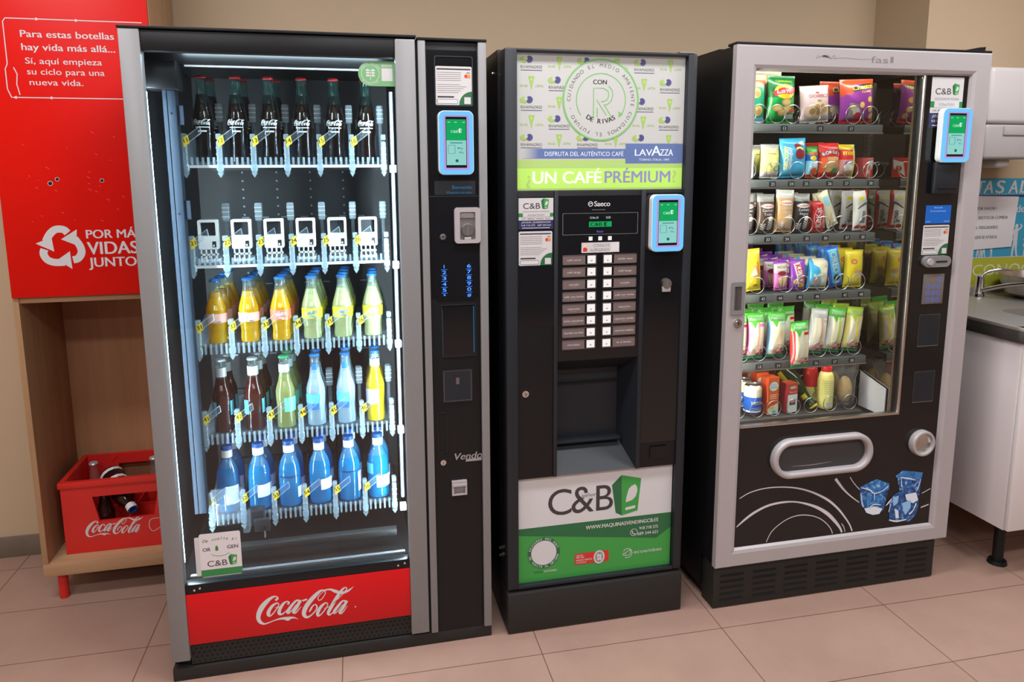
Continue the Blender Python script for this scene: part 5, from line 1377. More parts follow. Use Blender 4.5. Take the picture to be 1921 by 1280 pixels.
# row two
def pr(g, w_, h):
    g.rect(-w_*.32, h*.62, w_*.34, h*.84, 'f_lemon', 1, 6); g.rect(-w_*.26, h*.70, w_*.2, h*.725, 'f_grey', 2, 4); g.disc(w_*.22, h*.28, w_*.15, 'f_teal', 1.5, 14, rz=h*.08); g.disc(w_*.22, h*.28, w_*.11, 'f_white', 1.9, 14, rz=h*.055)
    g.stroke([(-w_*.15, h*.42, .004), (-w_*.05, h*.32, .004)], 'f_grey', 1.5, sm=0); g.poly([(-w_*.35, h*.08), (w_*.25, h*.2), (w_*.3, h*.08)], 'f_pink', 1)
y1 = bag('snack_bag', 'pale yellow and silver snack bag, second row', 'snack bag', .068, .110, .046, Z((.2, 'f_white'), (.62, 'f_lemon'), (.85, 'f_lemon'), (1, 'f_silver')), pr, 'snack bags on the second tray'); place(y1, .211, DK[1])
again(y1, 'pale snack bag behind the yellow one, second row', .211, DK[1], .2115)
def pr(g, w_, h):
    g.text('maspopsy', -w_*.30, h*.20, h*.135, 'f_lemon', 1.5, 'l', .03, wd=h*.60, rot=PI/2)
    g.text('maspopsy', -w_*.19, h*.22, h*.10, 'f_white', 1.5, 'l', .02, wd=h*.55, rot=PI/2)
    g.disc(w_*.14, h*.60, w_*.20, 'f_maroon', 1.5, 20, rz=h*.135); g.disc(w_*.05, h*.80, w_*.12, 'f_maroon', 2.0, 14, rz=h*.07); g.stroke([(-.0, h*.73, .006), (w_*.12, h*.76, .006), (w_*.26, h*.71, .006)], 'f_lemon', 2.6, sm=3)
    g.poly([(w_*.12, h*.86), (w_*.2, h*.94), (w_*.34, h*.94), (w_*.32, h*.80)], 'f_cream', 1.5)
b1 = bag('snack_bag', 'sky blue snack bag with a brown ball, second row', 'snack bag', .104, .128, .050, Z((1, 'f_sky')), pr, 'snack bags on the second tray'); place(b1, .296, DK[1], yaw=.1, roll=-.03)
def pr(g, w_, h):
    g.disc(-w_*.1, h*.62, w_*.24, 'f_yellow', 1.2, 12, rz=h*.08); g.rect(-w_*.4, h*.72, w_*.3, h*.80, 'f_orange', 1, 5); g.disc(.0, h*.2, w_*.3, 'f_orange', 1.2, 14, rz=h*.12); g.disc(w_*.05, h*.42, w_*.25, 'f_white', 1.4, 14, rz=h*.09)
gs = bag('snack_bag', 'small green and blue snack bag next to the sky blue bag', 'snack bag', .046, .104, .034, Z((.12, 'f_orange'), (.55, 'f_cyan'), (.72, 'f_blue'), (.92, 'f_grass'), (1, 'f_green')), pr, 'snack bags on the second tray'); place(gs, .367, DK[1], yaw=.15)
def pr(g, w_, h):
    g.stroke([(-w_*.42, h*.66, h*.13), (0, h*.75, h*.15), (w_*.42, h*.68, h*.13)], 'f_maroon', 1, sm=4); g.arctext('BORGES', 0, h*.18, h*.51, 2.02, 1.12, h*.085, 'f_white', 2.2, .02)
    g.rect(-w_*.2, h*.50, w_*.34, h*.60, 'f_tan', 1, 6); g.disc(w_*.02, h*.36, w_*.32, 'f_tan', 1.3, 18, rz=h*.16); g.disc(w_*.2, h*.2, w_*.16, 'f_leaf', 1.6, 12, rz=h*.08); g.disc(-w_*.12, h*.22, w_*.15, 'f_gold', 1.6, 12, rz=h*.07)
rd = bag('snack_bag', 'red nut bag with an arched nameplate, second row', 'snack bag', .078, .114, .046, Z((.14, 'f_red'), (.56, 'f_orange'), (.9, 'f_red'), (1, 'f_red')), pr, 'snack bags on the second tray'); place(rd, .431, DK[1], roll=-.02)
again(rd, 'second red bag leaning behind the nut bag', .424, DK[1], .2115, roll=-.05, dz=.006)
def pr(g, w_, h):
    g.text('mix', -w_*.08, h*.68, h*.16, 'f_yellow', 1.5, 'c', .04, wd=w_*.55); g.disc(-w_*.05, h*.3, w_*.26, 'f_white', 1.2, 16, rz=h*.17); g.disc(-w_*.1, h*.42, w_*.2, 'f_purple', 1.0, 12, rz=h*.08); g.disc(0, h*.17, w_*.22, 'f_tan', 1.6, 12, rz=h*.06)
ye = bag('snack_bag', 'red and yellow cocktail snack bag, second row', 'snack bag', .070, .110, .044, lambda u, v: 'f_lemon' if u > .66+.1*v else ('f_yellow' if v > .85 else ('f_red' if v > .55 else 'f_ham')), pr, 'snack bags on the second tray'); place(ye, .497, DK[1], yaw=.15)

def carton(name, label, cat, wd, d, h, mats, prints, group, parent=None, slant=False):
    """small drinks or biscuit carton; mats: front, side, top"""
    t = thing(name, label, cat, group=group)
    g = G(-d/2)
    g.raw([(-wd/2, -d/2, 0), (wd/2, -d/2, 0), (wd/2, -d/2, h), (-wd/2, -d/2, h)], [(0, 1, 2, 3)], mats[0])
    for a, b in (((-wd/2, d/2), (-wd/2, -d/2)), ((wd/2, -d/2), (wd/2, d/2)), ((wd/2, d/2), (-wd/2, d/2))):
        g.raw([(a[0], a[1], 0), (b[0], b[1], 0), (b[0], b[1], h), (a[0], a[1], h)], [(0, 1, 2, 3)], mats[1])
    g.raw([(-wd/2, -d/2, h), (wd/2, -d/2, h), (wd/2, d/2, h), (-wd/2, d/2, h)], [(0, 1, 2, 3)], mats[2]); g.raw([(-wd/2, -d/2, 0), (wd/2, -d/2, 0), (wd/2, d/2, 0), (-wd/2, d/2, 0)], [(3, 2, 1, 0)], mats[1])
    if prints: prints(g, wd, h)
    g.build('box', t)
    return t
rbx = carton('snack_box', 'small red biscuit box at the right end, second row', 'snack box', .050, .036, .066, ('f_red', 'f_maroon', 'f_red'), lambda g, w_, h: (g.poly([(-.018, .004), (.02, .03), (.024, .06), (-.01, .05)], 'f_white', 1), g.disc(.004, .03, .010, 'f_tomato', 2, 12)), 'snack bags on the second tray'); place(rbx, .572, DK[1], yaw=.4, yc=.1458)
wbx = carton('snack_box', 'white carton cut off by the frame, second row left end', 'snack box', .05, .04, .085, ('f_white', 'f_white', 'f_white'), None, 'snack bags on the second tray'); place(wbx, .118, DK[1])

# row three: cakes and chocolate bars
def chev(g, w_, h, x0, n, mt='white_print'):
    for i in range(n):
        z = h*(.08+.055*i)
        for sx in (-1, 1): g.stroke([(x0, z, .0035), (x0+sx*w_*.12, z+h*.05, .0035)], mt, 1.5+.1*i, sm=0)
def cake(label, body, words, bodytop):
    def pr(g, w_, h):
        g.disc(0, h*.695, w_*.36, 'f_white', 1, 20, rz=h*.06); g.text('Dulcesol', 0, h*.67, h*.055, 'f_red', 2, 'c', .025, wd=w_*.62, rot=.06)
        for i, t_ in enumerate(words): g.text(t_, 0, h*(.555-.10*i), h*.065, 'white_print', 1.5, 'c', .02, wd=w_*(.30+.035*len(t_)))
        chev(g, w_, h, -w_*.22, 3); chev(g, w_, h, w_*.16, 5); g.disc(w_*.18, h*.37, w_*.13, 'f_cream', 1.5, 14)
    return bag('cake_pack', label, 'cake', .064, .128, .040, Z((.80, body), (1, bodytop)), pr, 'cakes and bars on the third tray')
c1 = cake('dark brown cake pack with white zigzags, third row left', 'f_brown', ('Cuadrado', 'Todo'), 'f_grey'); place(c1, .205, DK[2])
c2 = cake('tan cake pack standing tall beside the brown one, third row', 'f_tan', ('Cuadrado', 'Crema'), 'f_silver'); place(c2, .272, DK[2], roll=.03)
c2.scale = (1.05, 1, 1.10)
c3 = cake('black cake pack with zigzag stripes, third row', 'f_black', ('Cuadrado', 'Negro'), 'f_grey'); place(c3, .338, DK[2])
again(c1, 'cake pack behind the dark brown one, third row', .205, DK[2], .2115, dz=.006); again(c3, 'cake pack behind the black one, third row', .338, DK[2], .2115, dz=.006); again(c1, 'brown cake pack cut off by the frame, third row', .135, DK[2], .150)
def pr(g, w_, h):
    g.text('KitKat', w_*.16, h*.14, w_*.42, 'white_print', 1.5, 'l', .03, wd=h*.66, rot=PI/2)
    g.ring(0, h*.45, w_*.36, .0016, 'white_print', 1, 24, rz=h*.30)
kk = bag('chocolate_bar', 'red chocolate bar with white upright lettering, third row', 'chocolate bar', .048, .102, .022, Z((1, 'f_red')), pr, 'cakes and bars on the third tray'); place(kk, .404, DK[2], roll=-.02)
again(kk, 'red chocolate bar behind the front one, third row', .402, DK[2], .2115, dz=.004)
def pr(g, w_, h): g.rect(-w_*.15, h*.6, w_*.28, h*.86, 'f_cyan', 1, 5); g.stroke([(-w_*.2, h*.1, .005), (w_*.1, h*.4, .006)], 'f_gold', 1, sm=0)
wb = bag('chocolate_bar', 'white chocolate bar leaning behind a divider, third row', 'chocolate bar', .044, .126, .020, Z((1, 'f_cream')), pr, 'cakes and bars on the third tray'); place(wb, .462, DK[2], .2115, roll=-.12)
wb2 = again(wb, 'cream bar slumped low in the empty looking lane, third row', .468, DK[2], .150, roll=-.42, dz=.012)
def pr(g, w_, h):
    g.text('Bueno', w_*.18, h*.18, w_*.34, 'f_black', 1.5, 'l', .02, wd=h*.30, rot=PI/2-.1); g.disc(0, h*.80, w_*.20, 'f_yellow', 1, 12, rz=h*.05); g.disc(w_*.2, h*.74, w_*.16, 'f_cyan', 1.2, 10, rz=h*.04)
    g.stroke([(-w_*.3, h*.55, .003), (w_*.3, h*.68, .008), (w_*.36, h*.5, .004)], 'f_brown', 1.2, sm=3); g.disc(-w_*.2, h*.09, w_*.22, 'f_red', 1, 10, rz=h*.05); g.disc(w_*.2, h*.06, w_*.2, 'f_red', 1, 10, rz=h*.05)
ki = bag('chocolate_bar', 'white hazelnut bar with red edge at the right, third row', 'chocolate bar', .060, .134, .024, lambda u, v: 'f_red' if u > .84 else 'f_white', pr, 'cakes and bars on the third tray'); place(ki, .571, DK[2], roll=-.06, yaw=.05)
for i in range(3): again(ki, '%s white and red bar standing behind the hazelnut bar, third row' % ('second', 'third', 'fourth')[i], .571, DK[2], .2115+.066*i, dz=.004)

# row four
def pr(g, w_, h):
    g.rect(-w_*.42, h*.03, w_*.42, h*.33, 'f_yellow', 1, 6); g.text('m', w_*.10, h*.10, h*.10, 'f_brown', 2, 'c', .03); g.poly([(-w_*.25, h*.36), (w_*.05, h*.62), (w_*.2, h*.40)], 'f_cream', 1); g.stroke([(w_*.2, h*.7, .004), (w_*.25, h*.4, .005)], 'f_orange', 1.5, sm=0)
m1 = bag('sweet_bag', 'yellow sweet bag with narrow top at the left, fourth row', 'sweet bag', .066, .142, .040, lambda u, v: 'f_tan' if .35 < v < .6 and .4 < u < .8 else 'f_yellow', pr, 'sweets on the fourth tray'); place(m1, .170, DK[3], roll=-.08)
def pr(g, w_, h):
    g.rect(-w_*.36, h*.72, w_*.36, h*.90, 'f_white', 1, 6); g.text('POP', 0, h*.76, h*.085, 'f_grass', 2, 'c', .03, wd=w_*.52); g.disc(0, h*.6, w_*.3, 'f_maroon', 1.2, 14, rz=h*.08)
    g.poly([(-w_*.3, h*.45), (-w_*.05, h*.06), (.0, h*.5)], 'f_gold', 1.5); g.poly([(.0, h*.5), (w_*.1, h*.06), (w_*.34, h*.46)], 'f_lemon', 1.5)
p1 = bag('sweet_bag', 'narrow pink and white sweet pack, fourth row', 'sweet bag', .052, .098, .026, Z((.62, 'f_magenta'), (.92, 'f_pink'), (1, 'f_violet')), pr, 'sweets on the fourth tray'); place(p1, .277, DK[3], roll=-.05)
def pr(g, w_, h):
    g.stroke([(-w_*.12, h*.90, w_*.42), (w_*.02, h*.5, w_*.42), (w_*.20, h*.10, w_*.42)], 'f_white', 1, sm=0)
    g.text('KEITOS', -w_*.24, h*.82, w_*.34, 'f_red', 2, 'l', .035, wd=h*.72, rot=-PI/2+.25)
    g.disc(-w_*.2, h*.28, w_*.16, 'f_gold', 1, 12, rz=h*.09); g.disc(w_*.22, h*.12, w_*.16, 'f_yellow', 2, 12, rz=h*.07)
p2 = bag('sweet_bag', 'purple sweet bag with slanting red letters, fourth row', 'sweet bag', .060, .102, .028, Z((1, 'f_violet')), pr, 'sweets on the fourth tray'); place(p2, .340, DK[3], roll=-.03)
for i in range(5):
    again(p2, '%s purple bag in the stack behind the red lettered one' % ('second', 'third', 'fourth', 'fifth', 'rearmost')[i], .340, DK[3], .2115+.066*i, roll=-.03, dz=.004+.003*i)
for i in range(4):
    again(p1, '%s pink pack in the stack behind the pink and white one' % ('second', 'third', 'fourth', 'rearmost')[i], .277, DK[3], .2115+.066*i, dz=.004+.003*i)
def pr(g, w_, h):
    g.poly([(-w_*.46, h*.86), (-w_*.1, h*.72), (-w_*.0, h*.55), (-w_*.2, h*.45), (-w_*.46, h*.62)], 'f_sky', 1); g.disc(-w_*.16, h*.24, w_*.25, 'f_sky', 1, 20, rz=h*.19); g.disc(-w_*.18, h*.25, w_*.17, 'f_ham', 1.6, 16, rz=h*.13)
    g.text('100', w_*.26, h*.72, h*.06, 'f_grey', 1.5, 'c', .0)
s4 = bag('sweet_bag', 'cream and light blue sweet bag, fourth row centre', 'sweet bag', .078, .104, .042, lambda u, v: 'f_sky' if u < .16 else 'f_cream', pr, 'sweets on the fourth tray'); place(s4, .414, DK[3], roll=.04)
def pr(g, w_, h):
    g.stroke([(0, h*.95, w_*.58), (0, h*.5, w_*.62), (0, h*.1, w_*.60)], 'f_sky', 1, sm=0)
    g.text('OREO', -w_*.20, h*.88, w_*.40, 'white_print', 2, 'l', .035, wd=h*.52, rot=-PI/2); g.disc(0, h*.24, w_*.22, 'f_black', 2, 18, rz=h*.075); g.disc(0, h*.11, w_*.2, 'f_white', 2, 12, rz=h*.035)
or_ = bag('biscuit_pack', 'tilted blue biscuit pack with white letters, fourth row', 'biscuits', .056, .140, .028, Z((1, 'f_blue')), pr, 'sweets on the fourth tray'); place(or_, .492, DK[3], roll=-.22)
for i in range(5):
    again(or_, '%s blue biscuit pack in the stack behind the tilted one' % ('second', 'third', 'fourth', 'fifth', 'rearmost')[i], .492, DK[3], .2115+.066*i, roll=-.04, dz=.004+.003*i)
for i in range(3):
    again(s4, '%s pale blue bag in the stack behind the cream one' % ('second', 'third', 'rearmost')[i], .416, DK[3], .2115+.066*i, dz=.004+.002*i)
def pr(g, w_, h):
    g.disc(-w_*.1, h*.70, w_*.16, 'f_orange', 1, 12, rz=h*.07); g.disc(-w_*.1, h*.70, w_*.10, 'f_tan', 1.5, 12, rz=h*.045); g.disc(w_*.14, h*.42, w_*.20, 'f_tan', 1, 14, rz=h*.06); g.disc(w_*.20, h*.30, w_*.15, 'f_cream', 1.6, 12, rz=h*.06); g.disc(-w_*.2, h*.2, w_*.12, 'f_lemon', 1.5, 12, rz=h*.05)
yl = bag('biscuit_pack', 'bright yellow biscuit bag at the right end, fourth row', 'biscuits', .074, .130, .036, Z((1, 'f_yellow')), pr, 'sweets on the fourth tray'); place(yl, .555, DK[3])
for i in range(4):
    again(yl, '%s yellow bag in the stack behind the bright yellow one' % ('second', 'third', 'fourth', 'rearmost')[i], .563, DK[3], .2115+.066*i, dz=.004+.003*i)

# row five: sandwiches
def sandwich(label, head, edge, fill, hdr='ñaming'):
    def zone(u, v):
        if v > .80: return head
        if v < .09: return 'f_leaf'
        if u < .10 or u > .90: return edge
        q = (u-.1)/.8
        if v < .22: return 'f_white'
        return ('f_crumb', 'f_bread', 'f_crumb', 'f_crumb', fill, 'f_bread', 'f_crumb', 'f_crumb')[int(q*7.99)]
    def pr(g, w_, h):
        if hdr: g.text(hdr, 0, h*.855, h*.062, 'white_print', 1.5, 'c', .03, wd=w_*.78)
        if hdr: g.poly([(-w_*.34, h*.82), (-w_*.02, h*.82), (-w_*.16, h*.68)], head, 1.2)
        g.rect(w_*.08, h*.72, w_*.36, h*.78, edge, 1.2, 4)
        for i, (x, z, r) in enumerate(((-.3, .13, .13), (-.12, .17, .12), (.05, .12, .13), (-.2, .21, .10), (.0, .22, .09), (.32, .12, .11))):
            g.disc(w_*x, h*z, w_*r, (fill, 'f_ham', 'f_maroon')[i % 3], 1.1+.05*i, 10, rz=h*r*.26)
        g.stroke([(-w_*.36, h*.18, .004), (-w_*.1, h*.13, .006), (w_*.15, h*.16, .004)], 'f_ham', 1.35, sm=3)
        g.disc(w_*.22, h*.19, w_*.15, 'f_ham', 1.4, 12, rz=h*.05); g.disc(w_*.22, h*.19, w_*.07, 'f_maroon', 1.8, 8, rz=h*.02)
    return bag('sandwich_pack', label, 'sandwich', .066, .158, .044, zone, pr, 'sandwich packs on the fifth tray')
SW_ = [(.190, 'f_grass', 'f_magenta', 'f_ham', 'pink edged sandwich pack with green header, leftmost full one', 0), (.268, 'f_grass', 'f_cyan', 'f_bread', 'blue edged sandwich pack with green header, second from left', .01), (.352, 'f_grass', 'f_red', 'f_cream', 'red edged sandwich pack sticking out over the rail', -.05),
       (.421, 'f_silver', 'f_silver', 'f_ham', 'sandwich pack with clear headless wrapper, among the green ones', .10), (.487, 'f_grass', 'f_white', 'f_lime', 'leaning sandwich pack, second from right end of the fifth row', .13), (.560, 'f_lime', 'f_lemon', 'f_yellow', 'lime headed sandwich pack at the right end of the fifth row', .12)]
first = []
for x, hd, ed, fl_, lb, rl in SW_:
    t = sandwich(lb, hd, ed, fl_, '' if hd == 'f_silver' else 'ñaming'); place(t, x if 'over' not in lb else .318, DK[4], .145 if 'over' not in lb else .074, roll=rl, dz=.0038 if 'over' not in lb else -.018); first.append(t)
again(first[2], 'sandwich pack cut off by the frame at the left, fifth row', .125, DK[4], .145)
for i, nm in ((0, 'pink edged'), (1, 'blue edged'), (2, 'red edged'), (4, 'leaning'), (5, 'lime headed')):
    for j in range(2):
        again(first[i], '%s sandwich pack behind the %s front one' % (('next', 'rear')[j], nm), SW_[i][0], DK[4], .2115+.066*j, roll=SW_[i][5]*.5, dz=.006+.006*j)

# bottom row: drinks and bread
def cyl_T(g, r): g.T = lambda x, z, l: ((r+.0003*l)*math.sin(x/r), -(r+.0003*l)*math.cos(x/r), z)
CANS = .92
t = thing('drink_can', 'blue and cream drink can at the left of the bottom row', 'can', group='drinks on the bottom tray')
g = G(); g.lathe([(.001, .001), (.024, .001), (.027, .006), (.0325, .014), (.0325, .020), (.0325, .072), (.0325, .102), (.0295, .112), (.0265, .115), (.0262, .1165), (.0245, .1165), (.0240, .1125), (.001, .1125)], ['steel', 'steel', 'f_blue', 'f_white', 'f_blue', 'f_cream', 'f_cream', 'steel', 'steel', 'steel', 'steel', 'steel'], 28)
cyl_T(g, .0327); g.text('Mahou', .002, .044, .013, 'white_print', 1.5, 'c', .03, wd=.046); g.ring(.012, .056, .022, .002, 'f_silver', 1, 24, .5, 3.4); g.ring(0, .020, .026, .0018, 'f_silver', 1, 24, .3, 2.6, rz=.012); g.ring(0, .016, .02, .0018, 'f_silver', 1, 24, .3, 2.6, rz=.010)
g.build('can_body', t)
g = G(); g.disc(0, 0, .0, 'steel', 1) if False else g.box(-.006, .006, -.012, .008, .1128, .1142, 'steel', .0004); g.build('pull_tab', t); place(t, .194, DK[5], .1463); t.scale = (CANS, CANS, CANS)
again(t, 'drink can behind the blue and cream one', .194, DK[5], .2115)
def pr(g, w_, h):
    g.disc(0, h*.76, w_*.42, 'f_white', 1, 24, rz=h*.13); g.ring(0, h*.76, w_*.42, .0015, 'f_teal', 1.5, 24, rz=h*.13); g.text('LECHE', 0, h*.78, h*.04, 'f_sky', 2, 'c', .02, wd=w_*.5); g.text('SIN LACTOSA', 0, h*.72, h*.03, 'f_navy', 2, 'c', .02, wd=w_*.6)
    for i in range(3): g.rect(-w_*.3, h*(.52-.05*i), w_*.3, h*(.54-.05*i), 'f_cream', 1)
    g.poly([(-w_*.5, h*.0), (w_*.5, h*.0), (w_*.5, h*.30), (-w_*.5, h*.16)], 'f_cream', 1); g.disc(-w_*.1, h*.18, w_*.25, 'f_gold', 1.6, 12, rz=h*.06); g.disc(w_*.1, h*.06, w_*.2, 'f_sky', 1.6, 12, rz=h*.04)
oj = carton('drink_carton', 'tall orange drink carton with a white oval, bottom row', 'carton', .046, .040, .130, ('f_orange', 'f_tomato', 'f_orange'), pr, 'drinks on the bottom tray'); place(oj, .258, DK[5], yaw=.15)
again(oj, 'second orange carton behind the front one', .258, DK[5], .2115); again(oj, 'third orange carton at the back, bottom row', .258, DK[5], .2775)
def pr(g, w_, h):
    g.rect(-w_*.5, h*.62, w_*.5, h, 'f_tomato', 1); g.rect(-w_*.42, h*.66, w_*.42, h*.75, 'f_red', 2); g.text('Pascual', 0, h*.68, h*.06, 'white_print', 3, 'c', .02, wd=w_*.7); g.disc(0, h*.86, w_*.34, 'f_silver', 2, 16, rz=h*.05)
    g.rect(-w_*.3, h*.26, w_*.3, h*.42, 'f_brown', 2); g.disc(0, h*.38, w_*.25, 'f_ham', 3, 12, rz=h*.05)
cc = carton('drink_carton', 'small brown and white milk carton with red band, bottom row', 'carton', .044, .038, .104, ('f_white', 'f_maroon', 'f_tomato'), pr, 'drinks on the bottom tray'); place(cc, .333, DK[5], yaw=.2)
again(cc, 'second milk carton behind the small one', .3305, DK[5], .2775, yaw=.05)
bpf = [(.024, 0), (.0285, .005), (.0290, .02), (.0290, .085), (.0255, .110), (.0160, .140), (.0135, .165), (.0130, .182), (.0142, .186), (.0135, .193)]
def lb_(g):
    r = .0295
    g.T = lambda x, z, l: ((r+.0004*l)*math.sin(x/r), -(r+.0004*l)*math.cos(x/r), z)
    g.text('LION', 0, .052, .014, 'f_brown', 2, 'c', .02, wd=.034); g.rect(-.026, .080, .026, .088, 'f_orange', 1.5, 8)
be = bottle('beer_bottle', bpf, 'beer_green', 'green glass bottle tipped over in its lane, yellow label, bottom row', 'bottle', (crown(.0135, .199), 'f_yellow'), ([(.0293, .035, .085, -1.5, 1.5, 'f_yellow'), (.0162, .143, .160, -2.2, 2.2, 'f_yellow')], lb_), group='drinks on the bottom tray')
# it has tipped: the neck points down to the right and forward
a = Vector((.085, -.105, -.145)).normalized()
be.rotation_mode = 'QUATERNION'; be.rotation_quaternion = a.to_track_quat('Z', 'Y') @ Vector((0, 0, 1)).rotation_difference(Vector((0, 0, 1)))
be.location = (SX+.345, SY+.240, DK[5]+.158)
ypf = [(.022, 0), (.0260, .004), (.0270, .012), (.0262, .05), (.0270, .06), (.0265, .105), (.0225, .125), (.0160, .136), (.0150, .140)]
def yb_(g):
    r = .0276
    g.T = lambda x, z, l: ((r+.0004*l)*math.sin(x/r), -(r+.0004*l)*math.cos(x/r), z)
    for i in range(7): g.rect(-.02, .060+.007*i, .016, .0612+.007*i, 'f_grey', 1.2, 6)
    g.rect(-.012, .010, .010, .028, 'f_silver', 1.2, 5)
yb = bottle('shake_bottle', ypf, 'f_lemon', 'yellow milkshake bottle with red cap, bottom row', 'bottle', ([(.0178, .134), (.0180, .150), (.0172, .152)], 'f_red'), ([(.0272, .008, .108, -3.1, 3.1, 'f_lemon')], yb_), group='drinks on the bottom tray'); place(yb, .478, DK[5])
def yr_(g):
    r = .0276
    g.T = lambda x, z, l: ((r+.0004*l)*math.sin(x/r), -(r+.0004*l)*math.cos(x/r), z)
    g.text('CACAO', .0, .045, .016, 'f_black', 2, 'l', .03, wd=.05, rot=.6)
yr = bottle('shake_bottle', ypf, 'f_red', 'red and yellow shake bottle leaning behind the yellow one', 'bottle', ([(.0178, .134), (.0180, .150), (.0172, .152)], 'f_red'), ([(.0272, .008, .060, -3.1, 3.1, 'f_lemon')], yr_), group='drinks on the bottom tray'); place(yr, .474, DK[5], .2115, roll=-.10, dz=.007)
def bread(label):
    t = thing('bread_pack', label, 'bread', group='bread rolls on the bottom tray')
    g = G(); prof = [(.001, .012)]+[(.0245*math.sin(PI*(i+1)/14)**.45*(1+.015*math.sin(i*2.1)), .012+.100*(i+1)/14) for i in range(13)]+[(.001, .112)]
    g.lathe(prof, M['crust'] if 'crust' in M else P('crust', (.74, .46, .18), .6, noise=.35, nscale=60), 16); g.build('bread_roll', t)
    return t
br = bread('bread roll in clear film at the right end, bottom row')
def thf(u, v): return .029*(max(0, 1-abs(2*u-1)**3)**.5)*math.sin(PI*min(max(v*.92+.02, 0), 1))**.35
g = G(); nu, nv = 12, 14; vs = []
for s_ in (-1, 1):
    b = len(vs)
    for j in range(nv+1):
        for i in range(nu+1):
            u, v = i/nu, j/nv; wv = .080*(1-.10*math.sin(PI*v))
            vs.append(((u-.5)*wv+(.03*(v-.8)*5*(u-.5) if v > .8 else 0)+.004*mnoise.noise((u*8, v*9, s_)), s_*(thf(u, v)+.0008)+.002*mnoise.noise((u*9, v*9, 3+s_)), v*.138+(.012*u if v > .95 else 0)))
fs = []
for b in (0, (nu+1)*(nv+1)):
    for j in range(nv):
        for i in range(nu):
            q = b+j*(nu+1)+i; fs.append((q, q+1, q+nu+2, q+nu+1))
g.raw(vs, fs, 'film', True); g.build('wrapper', br); place(br, .556, DK[5])
again(br, 'second wrapped bread roll behind the first', .556, DK[5], .2115)

# ------------------------------------------------------------------ sink corner at the right
bc = thing('sink_cabinet', 'white kitchen base cabinet on black legs, right of the snack machine', 'cabinet', (2.80, -.11, 0))
g = G(); g.box(0, .018, .02, .70, .183, .872, 'cabinet_white', .001); g.box(1.882, 1.9, .02, .70, .183, .872, 'cabinet_white', .001); g.box(.018, 1.882, .02, .70, .183, .20, 'cabinet_white'); g.box(.018, 1.882, .68, .70, .20, .872, 'cabinet_white'); g.build('carcass', bc)
g = G(); g.box(0, .60, .0, .019, .186, .868, 'cabinet_white', .003); g.build('door', bc)
g = G(); g.box(.604, 1.204, .0, .019, .186, .868, 'cabinet_white', .003); g.build('door', bc)
for x, y in ((.085, .105), (.085, .60), (1.8, .105), (1.8, .60)):
    g = G(); g.cyl((x, y, .012), (x, y, .185), .019, None, 'black', 14); g.cyl((x, y, 0), (x, y, .014), .034, .030, 'black', 16); g.build('leg', bc)
ct = thing('sink_counter', 'stainless steel sink top over the white base cabinet', 'sink', (2.785, -.13, .873))
P('counter_edge', (.05, .045, .04), .4); P('steel_top', (.42, .385, .35), .38, metal=.55, noise=.04, nscale=20)
g2 = G(); g2.y0 = 0
hole = rr(.22, .08, .78, .36, .06, 5)
out = []
for x, y in hole:      # counter surface: quads from the bowl's rim to the outer edge
    tx, ty = (x-.5)/.28, (y-.22)/.14; k = max(abs(tx), abs(ty)); out.append((tx/k, ty/k))
outer = [((.965+a*.965) if abs(a) > .999 else (x+(a*.0)), (.364+b*.364) if abs(b) > .999 else y) for (a, b), (x, y) in zip(out, hole)]
n = len(hole)
vs = [(x, y, .048) for x, y in hole]+[(x, y, .048) for x, y in outer]+[(x*.96+.02, y*.96+.012, -.11) for x, y in hole]
g2.raw(vs, [(i, (i+1) % n, n+(i+1) % n, n+i) for i in range(n)], 'steel_top'); g2.raw(vs, [((i+1) % n, i, 2*n+i, 2*n+(i+1) % n) for i in range(n)], 'steel_top', True); g2.raw(vs[2*n:], [tuple(range(n))], 'steel_top')
g3 = G(); g3.box(0, 1.93, .0, .018, .0, .047, 'counter_edge', .002); g3.box(0, .018, .018, .728, .0, .047, 'counter_edge', .002); g3.build('counter_edge', ct)
g4 = G(); g4.v = g2.v; g4.f = g2.f; g4.mi = g2.mi; g4.sm = g2.sm; g4.mats = g2.mats
for q in ((0, .22, 0, .728), (.78, 1.93, 0, .728), (.22, .78, 0, .10), (.22, .78, .52, .728)): pass
g4.box(.80, 1.93, 0, .728, .044, .0482, 'steel_top'); g4.box(0, 1.93, .715, .728, .045, .075, 'steel_top', .002)
for x0, x1, y0, y1 in ((-.002, .01, -.002, .728), (-.002, 1.93, -.002, .010)): g4.box(x0, x1, y0, y1, .042, .055, 'steel_top', .002)
g4.build('basin', ct)
# tap
tp_ = thing('sink_tap', 'chrome mixer tap with a long spout behind the sink', 'tap', (3.205, .505, .9215))
g = G(); g.cyl((0, 0, 0), (0, 0, .012), .024, .022, 'chrome', 20); g.cyl((0, 0, .012), (0, 0, .075), .019, .017, 'chrome', 20); g.lathe([(.017, .075), (.015, .088), (.001, .094)], 'chrome', 20); g.build('tap_body', tp_)
g = G(); g.tube(catmull([(0, 0, .082), (.02, -.01, .105), (.06, -.03, .118), (.11, -.05, .115)], 5), .006, 'chrome', 10); g.build('lever', tp_)
g = G(); g.tube(catmull([(.004, -.016, .030), (.04, -.12, .066), (.10, -.30, .105), (.105, -.315, .096)], 6), .0095, 'chrome', 12); g.build('spout', tp_)
# steel pot and rack on the drainer
pt = thing('steel_bowl', 'shiny steel bowl standing on the sink drainer by the wall', 'bowl', (3.42, .405, .9225))
g = G(); g.lathe([(.001, .001), (.09, .001), (.13, .02), (.155, .08), (.160, .098), (.164, .100), (.156, .098), (.150, .08), (.125, .024), (.085, .006), (.001, .006)], 'steel', 36); g.build('bowl_body', pt)
